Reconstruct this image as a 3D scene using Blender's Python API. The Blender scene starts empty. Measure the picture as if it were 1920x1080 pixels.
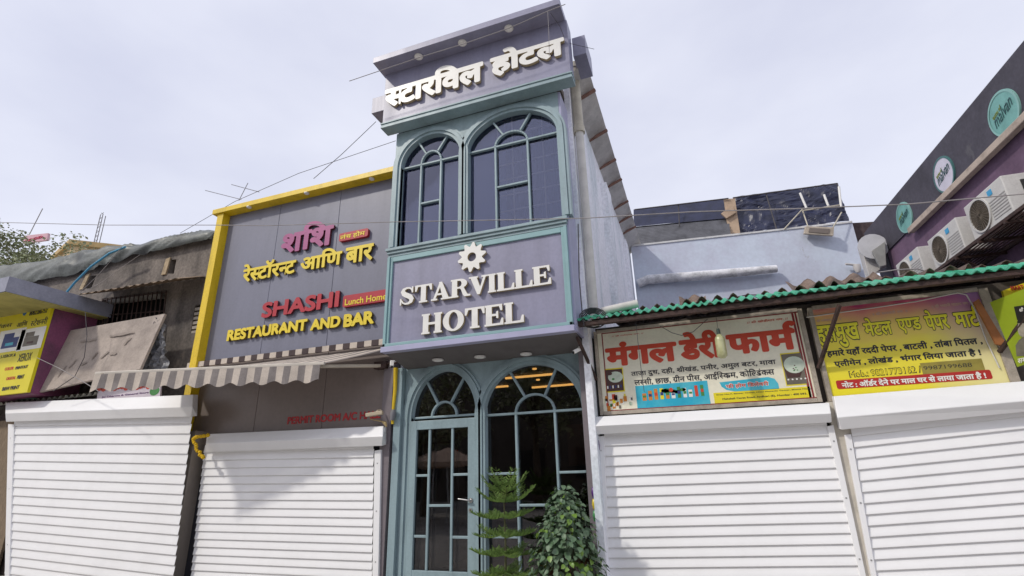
import bpy, bmesh, math, random
import numpy as np
from mathutils import Vector
random.seed(7)
S = bpy.context.scene
COL = S.collection
R = math.radians

# ------------------------------------------------------------------ camera
EYE = 1.55
YAW, PIT, ROL, FPX = R(-19.24444), R(19.78548), R(1.59070), 962.644
def cam_axes():
    cy, sy, cp, sp = math.cos(YAW), math.sin(YAW), math.cos(PIT), math.sin(PIT)
    f = Vector((sy*cp, cy*cp, sp)); rt = Vector((cy, -sy, 0)); d = f.cross(rt)
    return math.cos(ROL)*rt + math.sin(ROL)*d, -math.sin(ROL)*rt + math.cos(ROL)*d, f
RT, DN, FW = cam_axes()
cd = bpy.data.cameras.new('camera'); cam = bpy.data.objects.new('camera', cd); COL.objects.link(cam)
cd.sensor_width = 36; cd.lens = 36*FPX/1920; cd.clip_end = 2000; cd.clip_start = 0.05
from mathutils import Matrix
m4 = Matrix((RT, -DN, -FW)).transposed().to_4x4(); m4.translation = (0, 0, EYE)
cam.matrix_world = m4
S.camera = cam
def ray(px, py):
    return RT*((px-960)/FPX) + DN*((py-540)/FPX) + FW
def at(px, py, Y):
    d = ray(px, py); t = Y/d.y
    return Vector((d.x*t, Y, d.z*t + EYE))
def at_z(px, py, Z):
    d = ray(px, py); t = (Z-EYE)/d.z
    return Vector((d.x*t, d.y*t, Z))
def at_x(px, py, X):
    d = ray(px, py); t = X/d.x
    return Vector((X, d.y*t, d.z*t + EYE))

# ------------------------------------------------------------------ sky + sun
SUN_DIR = Vector((-0.50, -0.58, 0.66)).normalized()     # towards the sun
elev = math.asin(SUN_DIR.z); azi = math.atan2(SUN_DIR.x, SUN_DIR.y)
W = bpy.data.worlds.new('World'); S.world = W; W.use_nodes = True
nt = W.node_tree; N = nt.nodes; L = nt.links
bg = N['Background']; bg.inputs[1].default_value = 0.10
sky = N.new('ShaderNodeTexSky'); sky.sky_type = 'NISHITA'; sky.sun_disc = False
sky.sun_elevation = elev; sky.sun_rotation = azi; sky.dust_density = 4.0; sky.air_density = 1.2
tc = N.new('ShaderNodeTexCoord'); mp = N.new('ShaderNodeMapping'); mp.inputs['Scale'].default_value = (1.2, 1.2, 2.6)
nz = N.new('ShaderNodeTexNoise'); nz.inputs['Scale'].default_value = 1.5; nz.inputs['Detail'].default_value = 5; nz.inputs['Roughness'].default_value = 0.5
rp = N.new('ShaderNodeValToRGB'); rp.color_ramp.elements[0].position = 0.30; rp.color_ramp.elements[1].position = 0.70
rp.color_ramp.elements[0].color = (6.2, 6.4, 7.8, 1); rp.color_ramp.elements[1].color = (8.3, 8.45, 9.45, 1)
mx = N.new('ShaderNodeMix'); mx.data_type = 'RGBA'; mx.inputs[0].default_value = 0.86
L.new(tc.outputs['Generated'], mp.inputs[0]); L.new(mp.outputs[0], nz.inputs['Vector']); L.new(nz.outputs['Fac'], rp.inputs[0])
L.new(sky.outputs[0], mx.inputs[6]); L.new(rp.outputs[0], mx.inputs[7]); L.new(mx.outputs[2], bg.inputs[0])
sl = bpy.data.lights.new('sun', 'SUN'); sl.energy = 1.6; sl.angle = R(3.0); sl.color = (1.0, 0.95, 0.86)
so = bpy.data.objects.new('sun', sl); COL.objects.link(so)
so.rotation_euler = SUN_DIR.to_track_quat('Z', 'Y').to_euler(); so.location = (0, 0, 30)
vs = S.view_settings; vs.view_transform = 'Standard'; vs.look = 'None'; vs.exposure = 0.24; vs.gamma = 1
S.cycles.max_bounces = 8; S.cycles.transparent_max_bounces = 12

# ------------------------------------------------------------------ materials
MATS = {}
def mat(name, col, rough=0.6, var=0.12, scale=3.0, metal=0.0, bump=0.0, bscale=40, spec=0.5, col2=None, thr=(0.42, 0.68), trans=0, stretch=None, coat=0, fine=0.0, specks=None):
    if name in MATS: return MATS[name]
    m = bpy.data.materials.new(name); m.use_nodes = True; MATS[name] = m
    nt = m.node_tree; n = nt.nodes; l = nt.links; p = n['Principled BSDF']
    p.inputs['Roughness'].default_value = rough; p.inputs['Metallic'].default_value = metal
    p.inputs['Specular IOR Level'].default_value = spec
    if coat: p.inputs['Coat Weight'].default_value = coat
    if trans: p.inputs['Transmission Weight'].default_value = trans
    tc = n.new('ShaderNodeTexCoord'); vec = tc.outputs['Object']
    if stretch:
        mp = n.new('ShaderNodeMapping'); mp.inputs['Scale'].default_value = stretch; l.new(vec, mp.inputs[0]); vec = mp.outputs[0]
    nz = n.new('ShaderNodeTexNoise'); nz.inputs['Scale'].default_value = scale; nz.inputs['Detail'].default_value = 7; nz.inputs['Roughness'].default_value = 0.62
    l.new(vec, nz.inputs['Vector'])
    mr = n.new('ShaderNodeMapRange'); mr.inputs[1].default_value = thr[0]; mr.inputs[2].default_value = thr[1]
    l.new(nz.outputs['Fac'], mr.inputs[0])
    mx = n.new('ShaderNodeMix'); mx.data_type = 'RGBA'
    a = [c*(1+var*0.5) for c in col]; b = col2 if col2 else [c*(1-var) for c in col]
    mx.inputs[6].default_value = (*a, 1); mx.inputs[7].default_value = (*b, 1)
    l.new(mr.outputs[0], mx.inputs[0])
    out = mx.outputs[2]
    if fine:
        n3 = n.new('ShaderNodeTexNoise'); n3.inputs['Scale'].default_value = scale*14; n3.inputs['Detail'].default_value = 4
        l.new(tc.outputs['Object'], n3.inputs['Vector'])
        m3 = n.new('ShaderNodeMapRange'); m3.inputs[1].default_value = 0.35; m3.inputs[2].default_value = 0.7
        m3.inputs[3].default_value = 1.0 + fine*0.4; m3.inputs[4].default_value = 1.0 - fine
        l.new(n3.outputs['Fac'], m3.inputs[0])
        mm = n.new('ShaderNodeMix'); mm.data_type = 'RGBA'; mm.blend_type = 'MULTIPLY'; mm.inputs[0].default_value = 1
        l.new(out, mm.inputs[6]); l.new(m3.outputs[0], mm.inputs[7]); out = mm.outputs[2]
    if specks:
        n4 = n.new('ShaderNodeTexNoise'); n4.inputs['Scale'].default_value = specks[1]; n4.inputs['Detail'].default_value = 6; n4.inputs['Roughness'].default_value = 0.7
        mp4 = n.new('ShaderNodeMapping'); mp4.inputs['Scale'].default_value = (1, 1, 0.5); mp4.inputs['Location'].default_value = (3.3, 1.7, 0.4)
        l.new(tc.outputs['Object'], mp4.inputs[0]); l.new(mp4.outputs[0], n4.inputs['Vector'])
        m4_ = n.new('ShaderNodeMapRange'); m4_.inputs[1].default_value = specks[2]; m4_.inputs[2].default_value = specks[2]+0.05
        l.new(n4.outputs['Fac'], m4_.inputs[0]); mq = n.new('ShaderNodeMix'); mq.data_type = 'RGBA'
        l.new(m4_.outputs[0], mq.inputs[0]); l.new(out, mq.inputs[6]); mq.inputs[7].default_value = (*specks[0], 1); out = mq.outputs[2]
    l.new(out, p.inputs['Base Color'])
    if bump:
        n2 = n.new('ShaderNodeTexNoise'); n2.inputs['Scale'].default_value = bscale; n2.inputs['Detail'].default_value = 5
        l.new(vec, n2.inputs['Vector'])
        bp = n.new('ShaderNodeBump'); bp.inputs['Strength'].default_value = bump; bp.inputs['Distance'].default_value = 0.02
        l.new(n2.outputs['Fac'], bp.inputs['Height']); l.new(bp.outputs[0], p.inputs['Normal'])
    r2 = n.new('ShaderNodeMapRange'); r2.inputs[3].default_value = max(0.03, rough-0.08); r2.inputs[4].default_value = min(1, rough+0.12)
    l.new(nz.outputs['Fac'], r2.inputs[0]); l.new(r2.outputs[0], p.inputs['Roughness'])
    return m
def emit(name, col, s):
    m = bpy.data.materials.new(name); m.use_nodes = True; p = m.node_tree.nodes['Principled BSDF']
    p.inputs['Base Color'].default_value = (*col, 1); p.inputs['Emission Color'].default_value = (*col, 1); p.inputs['Emission Strength'].default_value = s
    return m
def glass(name, tint, gl, f0, rough=0.0):
    m = bpy.data.materials.new(name); m.use_nodes = True; nt = m.node_tree; n = nt.nodes; l = nt.links
    n.remove(n['Principled BSDF']); o = n['Material Output']
    t = n.new('ShaderNodeBsdfTransparent'); t.inputs[0].default_value = (*tint, 1)
    g = n.new('ShaderNodeBsdfGlossy'); g.inputs[0].default_value = (*gl, 1); g.inputs['Roughness'].default_value = rough
    fr = n.new('ShaderNodeFresnel'); fr.inputs[0].default_value = 1.5
    mr = n.new('ShaderNodeMapRange'); mr.inputs[1].default_value = 0.04; mr.inputs[2].default_value = 1; mr.inputs[3].default_value = f0; mr.inputs[4].default_value = 1
    nz = n.new('ShaderNodeTexNoise'); nz.inputs['Scale'].default_value = 1.3; tc = n.new('ShaderNodeTexCoord')
    bp = n.new('ShaderNodeBump'); bp.inputs['Strength'].default_value = 0.02; bp.inputs['Distance'].default_value = 0.1
    l.new(tc.outputs['Object'], nz.inputs['Vector']); l.new(nz.outputs['Fac'], bp.inputs['Height']); l.new(bp.outputs[0], g.inputs['Normal'])
    l.new(fr.outputs[0], mr.inputs[0])
    x = n.new('ShaderNodeMixShader'); l.new(mr.outputs[0], x.inputs[0]); l.new(t.outputs[0], x.inputs[1]); l.new(g.outputs[0], x.inputs[2])
    l.new(x.outputs[0], o.inputs[0]); MATS[name] = m
    return m
PURPLE = mat('lavender grey composite panel', (0.262, 0.26, 0.365), 0.38, 0.13, 1.6, fine=0.06, stretch=(2.0, 2.0, 0.25))
PURPLE_L = mat('pale lavender aluminium trim', (0.40, 0.40, 0.56), 0.35, 0.08, 2)
TEAL = mat('sage teal painted moulding', (0.265, 0.36, 0.39), 0.42, 0.15, 3, fine=0.08, stretch=(1.5, 1.5, .4))
GREYP = mat('blue grey restaurant panel', (0.185, 0.19, 0.25), 0.4, 0.09, 1.4, fine=0.05, stretch=(1.5, 1.5, 0.4))
BROWNP = mat('lower panel with bounce tint', (0.23, 0.19, 0.175), 0.4, 0.1, 1.0, fine=0.06)  # brown tint carries shade and bounce light under the awning
PIER = mat('taupe pier panel', (0.19, 0.165, 0.18), 0.42, 0.1, 1.4, fine=0.06)
SOFFIT = mat('grey fabric soffit', (0.13, 0.12, 0.12), 0.85, 0.15, 2, bump=0.3, bscale=6)
YELLOW = mat('chrome yellow panel', (0.74, 0.52, 0.014), 0.38, 0.16, 2.5, fine=0.1, stretch=(2, 2, .5))
WHITE_L = mat('white acrylic letter face', (0.80, 0.79, 0.75), 0.35, 0.05, 4)
CREAM_S = mat('cream letter side', (0.42, 0.34, 0.2), 0.5, 0.1, 4)
SHUT = mat('white powder coated shutter', (0.86, 0.86, 0.87), 0.4, 0.04, 1.5)
SEAM = mat('dark panel joint', (0.03, 0.03, 0.04), 0.8, 0.1)
BLACK = mat('matt black', (0.012, 0.012, 0.013), 0.6, 0.2)
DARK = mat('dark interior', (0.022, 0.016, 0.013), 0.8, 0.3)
STEEL = mat('brushed steel', (0.55, 0.55, 0.55), 0.3, 0.1, 8, metal=1)
RUST = mat('rusty angle iron', (0.055, 0.03, 0.025), 0.75, 0.4, 12, col2=(0.03, 0.018, 0.016), bump=0.3, bscale=60)
GREENC = mat('green painted corrugated sheet', (0.025, 0.36, 0.20), 0.6, 0.3, 3, col2=(0.14, 0.50, 0.33), fine=0.35, specks=((0.30, 0.30, 0.24), 3.0, 0.62))
OLDC = mat('weathered asbestos sheet', (0.19, 0.135, 0.105), 0.9, 0.4, 4, col2=(0.07, 0.05, 0.042), bump=0.5, bscale=30, fine=0.3)
CONC = mat('stained bare cement wall', (0.21, 0.18, 0.155), 0.92, 0.4, 1.3, col2=(0.075, 0.065, 0.06), bump=0.6, bscale=9, stretch=(1, 1, 0.45), fine=0.3, thr=(0.38, 0.66), specks=((0.33, 0.28, 0.22), 1.6, 0.64))
BLUEW = mat('pale blue limewashed wall', (0.52, 0.57, 0.66), 0.9, 0.2, 0.9, col2=(0.50, 0.51, 0.61), bump=0.25, bscale=6, fine=0.06, specks=((0.40, 0.40, 0.43), 1.1, 0.66))
WHITEW = mat('flaking white side wall', (0.80, 0.81, 0.86), 0.9, 0.3, 1.4, col2=(0.55, 0.63, 0.68), bump=0.5, bscale=7, stretch=(1, 1, 0.35), thr=(0.5, 0.72), fine=0.14, specks=((0.10, 0.095, 0.09), 2.4, 0.665))
PVC = mat('aged pvc pipe', (0.50, 0.46, 0.37), 0.5, 0.2, 5, fine=0.1)
PVCW = mat('white pvc pipe', (0.62, 0.60, 0.56), 0.45, 0.12, 5)
METALR = mat('dull galvanised roofing', (0.55, 0.53, 0.51), 0.55, 0.25, 2, metal=0.3, fine=0.1)
TARP = mat('grey weathered tarpaulin', (0.10, 0.11, 0.10), 0.42, 0.5, 1.8, col2=(0.04, 0.045, 0.042), bump=0.2, bscale=9, fine=0.3)
TARPB = mat('dark blue plastic tarpaulin', (0.022, 0.026, 0.06), 0.36, 0.4, 3, bump=0.5, bscale=5)
MALD = mat('charcoal painted parapet', (0.065, 0.06, 0.08), 0.75, 0.3, 1.4, fine=0.15, specks=((0.10, 0.095, 0.11), 1.4, 0.62))
MALP = mat('dusty plum painted wall', (0.15, 0.09, 0.15), 0.8, 0.25, 1.2, fine=0.12, specks=((0.19, 0.14, 0.17), 1.2, 0.62))
BEIGE = mat('beige cornice plaster', (0.46, 0.38, 0.32), 0.85, 0.25, 5, fine=0.12)
MINT = mat('mint sign disc', (0.17, 0.40, 0.37), 0.5, 0.15, 4, fine=0.08)
ACW = mat('off white unit casing', (0.60, 0.59, 0.57), 0.5, 0.12, 4, fine=0.08)
ACG = mat('dusty fan grille', (0.17, 0.14, 0.11), 0.7, 0.3, 6)
GROUND = mat('dusty grey street', (0.40, 0.375, 0.34), 0.95, 0.3, 0.6, bump=0.4, bscale=30, fine=0.2)
PAVE = mat('worn concrete pavement', (0.36, 0.34, 0.31), 0.9, 0.3, 1.2, bump=0.3, bscale=25, fine=0.2)
RED = mat('brick red print', (0.58, 0.06, 0.025), 0.5, 0.08)
REDB = mat('crimson badge', (0.42, 0.015, 0.03), 0.4, 0.1)
MAGL = mat('magenta letter face', (0.36, 0.075, 0.22), 0.4, 0.12)
YELL = mat('lemon letter face', (0.78, 0.60, 0.03), 0.4, 0.08)
INK = mat('black print', (0.02, 0.02, 0.028), 0.5, 0.1)
WIRE = mat('dark cable sheath', (0.07, 0.065, 0.07), 0.7, 0.2)
WIREL = mat('pale dusty cable', (0.30, 0.28, 0.28), 0.7, 0.2)
CREAM = mat('cream sign vinyl', (0.82, 0.79, 0.64), 0.5, 0.08, 2, fine=0.05)
FRAME = mat('dirty beige sign frame', (0.38, 0.33, 0.27), 0.75, 0.3, 7, fine=0.15)
PINEG = mat('norfolk pine needles', (0.11, 0.19, 0.045), 0.6, 0.3, 9, col2=(0.19, 0.28, 0.065), spec=0.3)
LEAFG = mat('glossy dark leaves', (0.07, 0.125, 0.065), 0.45, 0.3, 14, col2=(0.15, 0.21, 0.13), spec=0.4)
LEAFY = mat('young yellow green leaves', (0.13, 0.23, 0.03), 0.4, 0.2, 14)
TREEG = mat('dusty tree leaves', (0.20, 0.23, 0.12), 0.6, 0.4, 3, col2=(0.34, 0.33, 0.22), spec=0.3)
BARK = mat('grey brown bark', (0.11, 0.085, 0.06), 0.95, 0.4, 10, bump=0.6, bscale=30)
TERRA = mat('terracotta pot', (0.30, 0.12, 0.07), 0.85, 0.2, 6)
GLASSU = glass('blue tinted window film', (0.72, 0.74, 0.80), (0.66, 0.72, 1.0), 0.12)
GLASSD = glass('clear shopfront glass', (0.55, 0.53, 0.50), (0.92, 0.93, 1.0), 0.075)

# ------------------------------------------------------------------ mesh builder
def root_off(p):
    v = Vector((0, 0, 0))
    while p is not None:
        v += p.location; p = p.parent
    return v
def tag(o, label=None, cat=None, group=None, kind=None):
    if label: o['label'] = label
    if cat: o['category'] = cat
    if group: o['group'] = group
    if kind: o['kind'] = kind
    return o
def thing(name, loc, label, cat, group=None):
    o = bpy.data.objects.new(name, None); COL.objects.link(o); o.location = loc; o.empty_display_size = 0.2
    return tag(o, label, cat, group)
class MB:
    def __init__(s): s.v = []; s.f = []; s.m = []; s.sm = []
    def add(s, vs, fs, mi=0, sm=False):
        b = len(s.v); s.v += [tuple(v) for v in vs]
        for f in fs: s.f.append([b+i for i in f]); s.m.append(mi); s.sm.append(sm)
        return s
    def box(s, x0, x1, y0, y1, z0, z1, mi=0):
        v = [(x0,y0,z0),(x1,y0,z0),(x1,y1,z0),(x0,y1,z0),(x0,y0,z1),(x1,y0,z1),(x1,y1,z1),(x0,y1,z1)]
        return s.add(v, [(0,3,2,1),(4,5,6,7),(0,1,5,4),(1,2,6,5),(2,3,7,6),(3,0,4,7)], mi)
    def hexa(s, a, b, mi=0):           # two quads of corresponding corners
        v = list(a)+list(b)
        return s.add(v, [(0,1,2,3),(7,6,5,4),(0,4,5,1),(1,5,6,2),(2,6,7,3),(3,7,4,0)], mi)
    def quad(s, a, b, c, d, mi=0): return s.add([a,b,c,d], [(0,1,2,3)], mi)
    def slab(s, q, off, mi=0):         # quad extruded by a vector
        off = Vector(off); return s.hexa([Vector(p) for p in q], [Vector(p)+off for p in q], mi)
    def tube(s, pts, r, n=8, mi=0, cap=True):
        pts = [Vector(p) for p in pts]; rs = r if isinstance(r, (list, tuple)) else [r]*len(pts)
        rings = []
        up = None
        for i, p in enumerate(pts):
            t = (pts[min(i+1, len(pts)-1)] - pts[max(i-1, 0)]).normalized()
            if up is None: up = Vector((0,0,1)) if abs(t.z) < 0.9 else Vector((1,0,0))
            a = t.cross(up).normalized(); up = a.cross(t).normalized()
            rings.append([p + (a*math.cos(2*math.pi*k/n) + up*math.sin(2*math.pi*k/n))*rs[i] for k in range(n)])
        v = [q for g in rings for q in g]; f = []
        for i in range(len(pts)-1):
            for k in range(n): f.append((i*n+k, i*n+(k+1)%n, (i+1)*n+(k+1)%n, (i+1)*n+k))
        s.add(v, f, mi, True)
        if cap:
            s.add(rings[0], [tuple(range(n))], mi); s.add(rings[-1], [tuple(reversed(range(n)))], mi)
        return s
    def bar(s, a, b, w, h, mi=0, up=(0,0,1)):
        a = Vector(a); b = Vector(b); t = (b-a).normalized(); u = Vector(up)
        if abs(t.dot(u)) > 0.95: u = Vector((0,1,0))
        x = t.cross(u).normalized()*w/2; z = x.cross(t).normalized()*h/2
        return s.hexa([a-x-z, a+x-z, a+x+z, a-x+z], [b-x-z, b+x-z, b+x+z, b-x+z], mi)
    def lathe(s, prof, c, n=16, axis='z', mi=0):
        c = Vector(c); v = []
        for (r, h) in prof:
            for k in range(n):
                a = 2*math.pi*k/n; x, y = r*math.cos(a), r*math.sin(a)
                d = {'z': (x,y,h), 'y': (x,h,y), 'x': (h,x,y)}[axis]; v.append(c+Vector(d))
        f = [(i*n+k, i*n+(k+1)%n, (i+1)*n+(k+1)%n, (i+1)*n+k) for i in range(len(prof)-1) for k in range(n)]
        s.add(v, f, mi, True)
        s.add(v[:n], [tuple(range(n))], mi); s.add(v[-n:], [tuple(range(n))], mi)
        return s
    def build(s, name, ms, parent=None, loc=None, bevel=0, fix=True):
        off = root_off(parent) if parent is not None else (Vector(loc) if loc is not None else Vector((0,0,0)))
        me = bpy.data.meshes.new(name)
        me.from_pydata([tuple(Vector(v)-off) for v in s.v], [], s.f)
        ms = ms if isinstance(ms, (list, tuple)) else [ms]
        for m in ms: me.materials.append(m)
        me.polygons.foreach_set('material_index', s.m); me.polygons.foreach_set('use_smooth', s.sm)
        if fix:
            bm = bmesh.new(); bm.from_mesh(me); bmesh.ops.recalc_face_normals(bm, faces=bm.faces); bm.to_mesh(me); bm.free()
        me.update()
        o = bpy.data.objects.new(name, me); COL.objects.link(o)
        if parent is not None: o.parent = parent
        elif loc is not None: o.location = loc
        if bevel:
            b = o.modifiers.new('bevel', 'BEVEL'); b.width = bevel; b.segments = 2; b.limit_method = 'ANGLE'
        return o

def fill2d(contours, depth=0.0):
    """contours of (x, y) -> mesh data (verts, faces), front at z=0, back at z=-depth"""
    c = bpy.data.curves.new('tmp', 'CURVE'); c.dimensions = '2D'; c.fill_mode = 'BOTH'; c.extrude = depth/2
    for ct in contours:
        sp = c.splines.new('POLY'); sp.points.add(len(ct)-1)
        for i, p in enumerate(ct): sp.points[i].co = (p[0], p[1], 0, 1)
        sp.use_cyclic_u = True
    o = bpy.data.objects.new('tmp', c); COL.objects.link(o)
    bpy.context.view_layer.update()
    me = bpy.data.meshes.new_from_object(o)
    v = [tuple(x.co) for x in me.vertices]; f = [tuple(p.vertices) for p in me.polygons]
    bpy.data.objects.remove(o); bpy.data.curves.remove(c); bpy.data.meshes.remove(me)
    return [(a, b, z - depth/2) for a, b, z in v], f
def plate(mb, contours, y, depth, mi=0):   # contours in x,z standing at y (front), thickness towards +y
    v, f = fill2d(contours, depth)
    mb.add([(a, y - z, b) for a, b, z in v], f, mi)
    return mb

# ------------------------------------------------------------------ lettering (distance field outlines)
GC = {}
TXT = bpy.data.curves.new('glyph', 'FONT'); TXT.size = 1
TXO = bpy.data.objects.new('glyph', TXT); COL.objects.link(TXO)
def raw_splines(body):
    TXT.body = body; TXO.data.update_tag(); bpy.context.view_layer.update()
    dg = bpy.context.evaluated_depsgraph_get()
    cu = TXO.evaluated_get(dg).to_curve(dg)
    out = []
    for sp in cu.splines:
        pts = []
        bp = sp.bezier_points; n = len(bp)
        for i in range(n):
            a, b = bp[i], bp[(i+1) % n]
            p0, p1, p2, p3 = a.co, a.handle_right, b.handle_left, b.co
            straight = (p1-p0).cross(p3-p0).length < 1e-5 and (p2-p0).cross(p3-p0).length < 1e-5
            k = 1 if straight else 6
            for j in range(k):
                t = j/k; u = 1-t
                q = p0*u**3 + p1*3*u*u*t + p2*3*u*t*t + p3*t**3
                pts.append((q.x, q.y))
        if len(pts) > 2: out.append(pts)
    TXO.to_curve_clear() if hasattr(TXO, 'to_curve_clear') else None
    return out
BARX = None
def glyph(ch):
    global BARX
    if BARX is None: BARX = min(p[0] for s in raw_splines('|') for p in s)
    if ch in GC: return GC[ch]
    if ch == ' ': GC[ch] = ([], 0.26); return GC[ch]
    sp = raw_splines(ch+'|')
    nb = len(raw_splines('|')); body = sp[:-nb]; bar = sp[-nb:]
    adv = min(p[0] for s in bar for p in s) - BARX
    GC[ch] = (body, adv)
    return GC[ch]
def stroke(pts, w):
    """polygon around a polyline, w = width or list"""
    ws = w if isinstance(w, (list, tuple)) else [w]*len(pts)
    l, r = [], []
    for i, p in enumerate(pts):
        a = pts[max(i-1, 0)]; b = pts[min(i+1, len(pts)-1)]
        dx, dy = b[0]-a[0], b[1]-a[1]; d = math.hypot(dx, dy) or 1
        nx, ny = -dy/d*ws[i]/2, dx/d*ws[i]/2
        l.append((p[0]+nx, p[1]+ny)); r.append((p[0]-nx, p[1]-ny))
    return l + r[::-1]
def arc(cx, cy, rx, ry, a0, a1, n=12):
    return [(cx+rx*math.cos(R(a0+(a1-a0)*i/n)), cy+ry*math.sin(R(a0+(a1-a0)*i/n))) for i in range(n+1)]
VIR = '\u094d'; CONS = set(chr(c) for c in range(0x915, 0x93a)) | {'\u095b'}
MATR = set(chr(c) for c in list(range(0x93e, 0x94d)) + [0x900, 0x901, 0x902, 0x903, 0x93c])
HEAD = 0.0
def shape(s):
    """list of (groups, cut) placed along x: crude Devanagari shaping"""
    out = []; x = 0.0; i = 0
    head = max(p[1] for c in glyph('\u0915')[0] for p in c)
    def put(ch, cut=False):
        nonlocal x
        cs, adv = glyph(ch)
        lim = None
        if cut and cs:
            ym = head*0.5; xs = []
            for c in cs:
                for a, b in zip(c, c[1:]+c[:1]):
                    if (a[1]-ym)*(b[1]-ym) < 0: xs.append(a[0]+(b[0]-a[0])*(ym-a[1])/(b[1]-a[1]))
            stem = 0.108
            lim = max(xs) - stem if ch != '\u0915' else max(xs) - 0.02
        if cs: out.append(([[(px+x, py) for px, py in c] for c in cs], None if lim is None else lim + x))
        x += adv if lim is None else lim + 0.005
    def free(poly): out.append(([poly], None))
    while i < len(s):
        ch = s[i]
        if ch not in CONS:
            put(ch); i += 1; continue
        cons = [ch]; i += 1; mats = []
        while i < len(s):
            if s[i] == VIR and i+1 < len(s) and s[i+1] in CONS: cons.append(s[i+1]); i += 2
            elif s[i] in MATR: mats.append(s[i]); i += 1
            else: break
        reph = rakar = False
        if len(cons) > 1 and cons[0] == '\u0930': reph = True; cons = cons[1:]
        if len(cons) > 1 and cons[-1] == '\u0930': rakar = True; cons = cons[:-1]
        if '\u093f' in mats: put('\u093f'); mats.remove('\u093f')
        for c in cons[:-1]: put(c, True)
        x0 = x; put(cons[-1]); x1 = x
        if rakar:
            free(stroke([(x1-0.14, 0.22), (x1-0.25, 0.12), (x1-0.36, 0.02)], 0.07))
        for c in mats:
            xx = x; put(c)
        if reph:
            free(stroke(arc(x-0.03, head+0.12, 0.10, 0.12, 265, 40), 0.07))
    return out, x, head
def sdf_poly(contours, X, Y):
    P = [(a, b) for c in contours for a, b in zip(c, c[1:]+c[:1])]
    A = np.array([p[0] for p in P]); B = np.array([p[1] for p in P])
    D = np.full(X.shape, 1e9); ins = np.zeros(X.shape, bool)
    for a, b in zip(A, B):
        ex, ey = b-a; wx, wy = X-a[0], Y-a[1]; ll = ex*ex+ey*ey
        if ll < 1e-14: continue
        t = np.clip((wx*ex+wy*ey)/ll, 0, 1)
        d = (wx-ex*t)**2 + (wy-ey*t)**2
        np.minimum(D, d, out=D)
        if a[1] != b[1]:
            cr = ((a[1] > Y) != (b[1] > Y)) & (X < ex*(Y-a[1])/ey + a[0])
            ins ^= cr
    D = np.sqrt(D)
    return np.where(ins, -D, D)
def iso(F, x0, y0, h, tol):
    """closed contours of F=0 (inside negative)"""
    ny, nx = F.shape
    segs = {}
    neg = F < 0
    idx = (neg[:-1,:-1].astype(int) | neg[:-1,1:].astype(int)*2 | neg[1:,1:].astype(int)*4 | neg[1:,:-1].astype(int)*8)
    def cut(k, i, j):
        if k == 0: a, b, key = F[j,i], F[j,i+1], ('h', i, j)
        elif k == 1: a, b, key = F[j,i+1], F[j+1,i+1], ('v', i+1, j)
        elif k == 2: a, b, key = F[j+1,i], F[j+1,i+1], ('h', i, j+1)
        else: a, b, key = F[j,i], F[j+1,i], ('v', i, j)
        return key, a/(a-b)
    T = {1:[(3,0)],2:[(0,1)],3:[(3,1)],4:[(1,2)],5:[(3,2),(1,0)],6:[(0,2)],7:[(3,2)],8:[(2,3)],9:[(2,0)],10:[(0,3),(2,1)],11:[(2,1)],12:[(1,3)],13:[(1,0)],14:[(0,3)]}
    pos = {}
    for j, i in zip(*np.nonzero((idx > 0) & (idx < 15))):
        for a, b in T[int(idx[j,i])]:
            ka, ta = cut(a, i, j); kb, tb = cut(b, i, j)
            for k, t in ((ka, ta), (kb, tb)):
                pos[k] = (x0+(k[1]+(t if k[0]=='h' else 0))*h, y0+(k[2]+(t if k[0]=='v' else 0))*h)
            segs[ka] = kb
    loops = []
    while segs:
        k0, k = segs.popitem(); lp = [k0]
        while k != k0 and k in segs: lp.append(k); k = segs.pop(k)
        pts = [pos[q] for q in lp]
        if len(pts) > 5: loops.append(simplify(pts, tol))
    return [l for l in loops if len(l) > 2]
def simplify(pts, tol):
    def rdp(p):
        if len(p) < 3: return p
        st = [(0, len(p)-1)]; keep = {0, len(p)-1}
        while st:
            a, b = st.pop()
            if b-a < 2: continue
            ax, ay = p[a]; bx, by = p[b]; L_ = math.hypot(bx-ax, by-ay) or 1e-9
            best, bi = 0, -1
            for k in range(a+1, b):
                d = abs((bx-ax)*(ay-p[k][1])-(ax-p[k][0])*(by-ay))/L_ if L_ > 1e-8 else math.hypot(p[k][0]-ax, p[k][1]-ay)
                if d > best: best, bi = d, k
            if best > tol: keep.add(bi); st += [(a, bi), (bi, b)]
        return [p[k] for k in sorted(keep)]
    h = len(pts)//2
    return rdp(pts[:h+1])[:-1] + rdp(pts[h:]+pts[:1])[:-1]
def field(groups, bold, h):
    ax = [p[0] for g, _ in groups for c in g for p in c]; ay = [p[1] for g, _ in groups for c in g for p in c]
    pad = bold + 2*h + 0.02
    x0, x1, y0, y1 = min(ax)-pad, max(ax)+pad, min(ay)-pad, max(ay)+pad
    nx, ny = int((x1-x0)/h)+2, int((y1-y0)/h)+2
    F = np.full((ny, nx), 1e3); gx = x0+np.arange(nx)*h; gy = y0+np.arange(ny)*h
    for g, lim in groups:
        bx0 = min(p[0] for c in g for p in c)-pad; bx1 = max(p[0] for c in g for p in c)+pad
        by0 = min(p[1] for c in g for p in c)-pad; by1 = max(p[1] for c in g for p in c)+pad
        i0, i1 = max(0, int((bx0-x0)/h)), min(nx, int((bx1-x0)/h)+1); j0, j1 = max(0, int((by0-y0)/h)), min(ny, int((by1-y0)/h)+1)
        X, Y = np.meshgrid(gx[i0:i1], gy[j0:j1])
        d = sdf_poly(g, X, Y)
        if lim is not None: d = np.maximum(d, X-lim)
        F[j0:j1, i0:i1] = np.minimum(F[j0:j1, i0:i1], d)
    return iso(F-bold, x0, y0, h, h*0.22)
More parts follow.
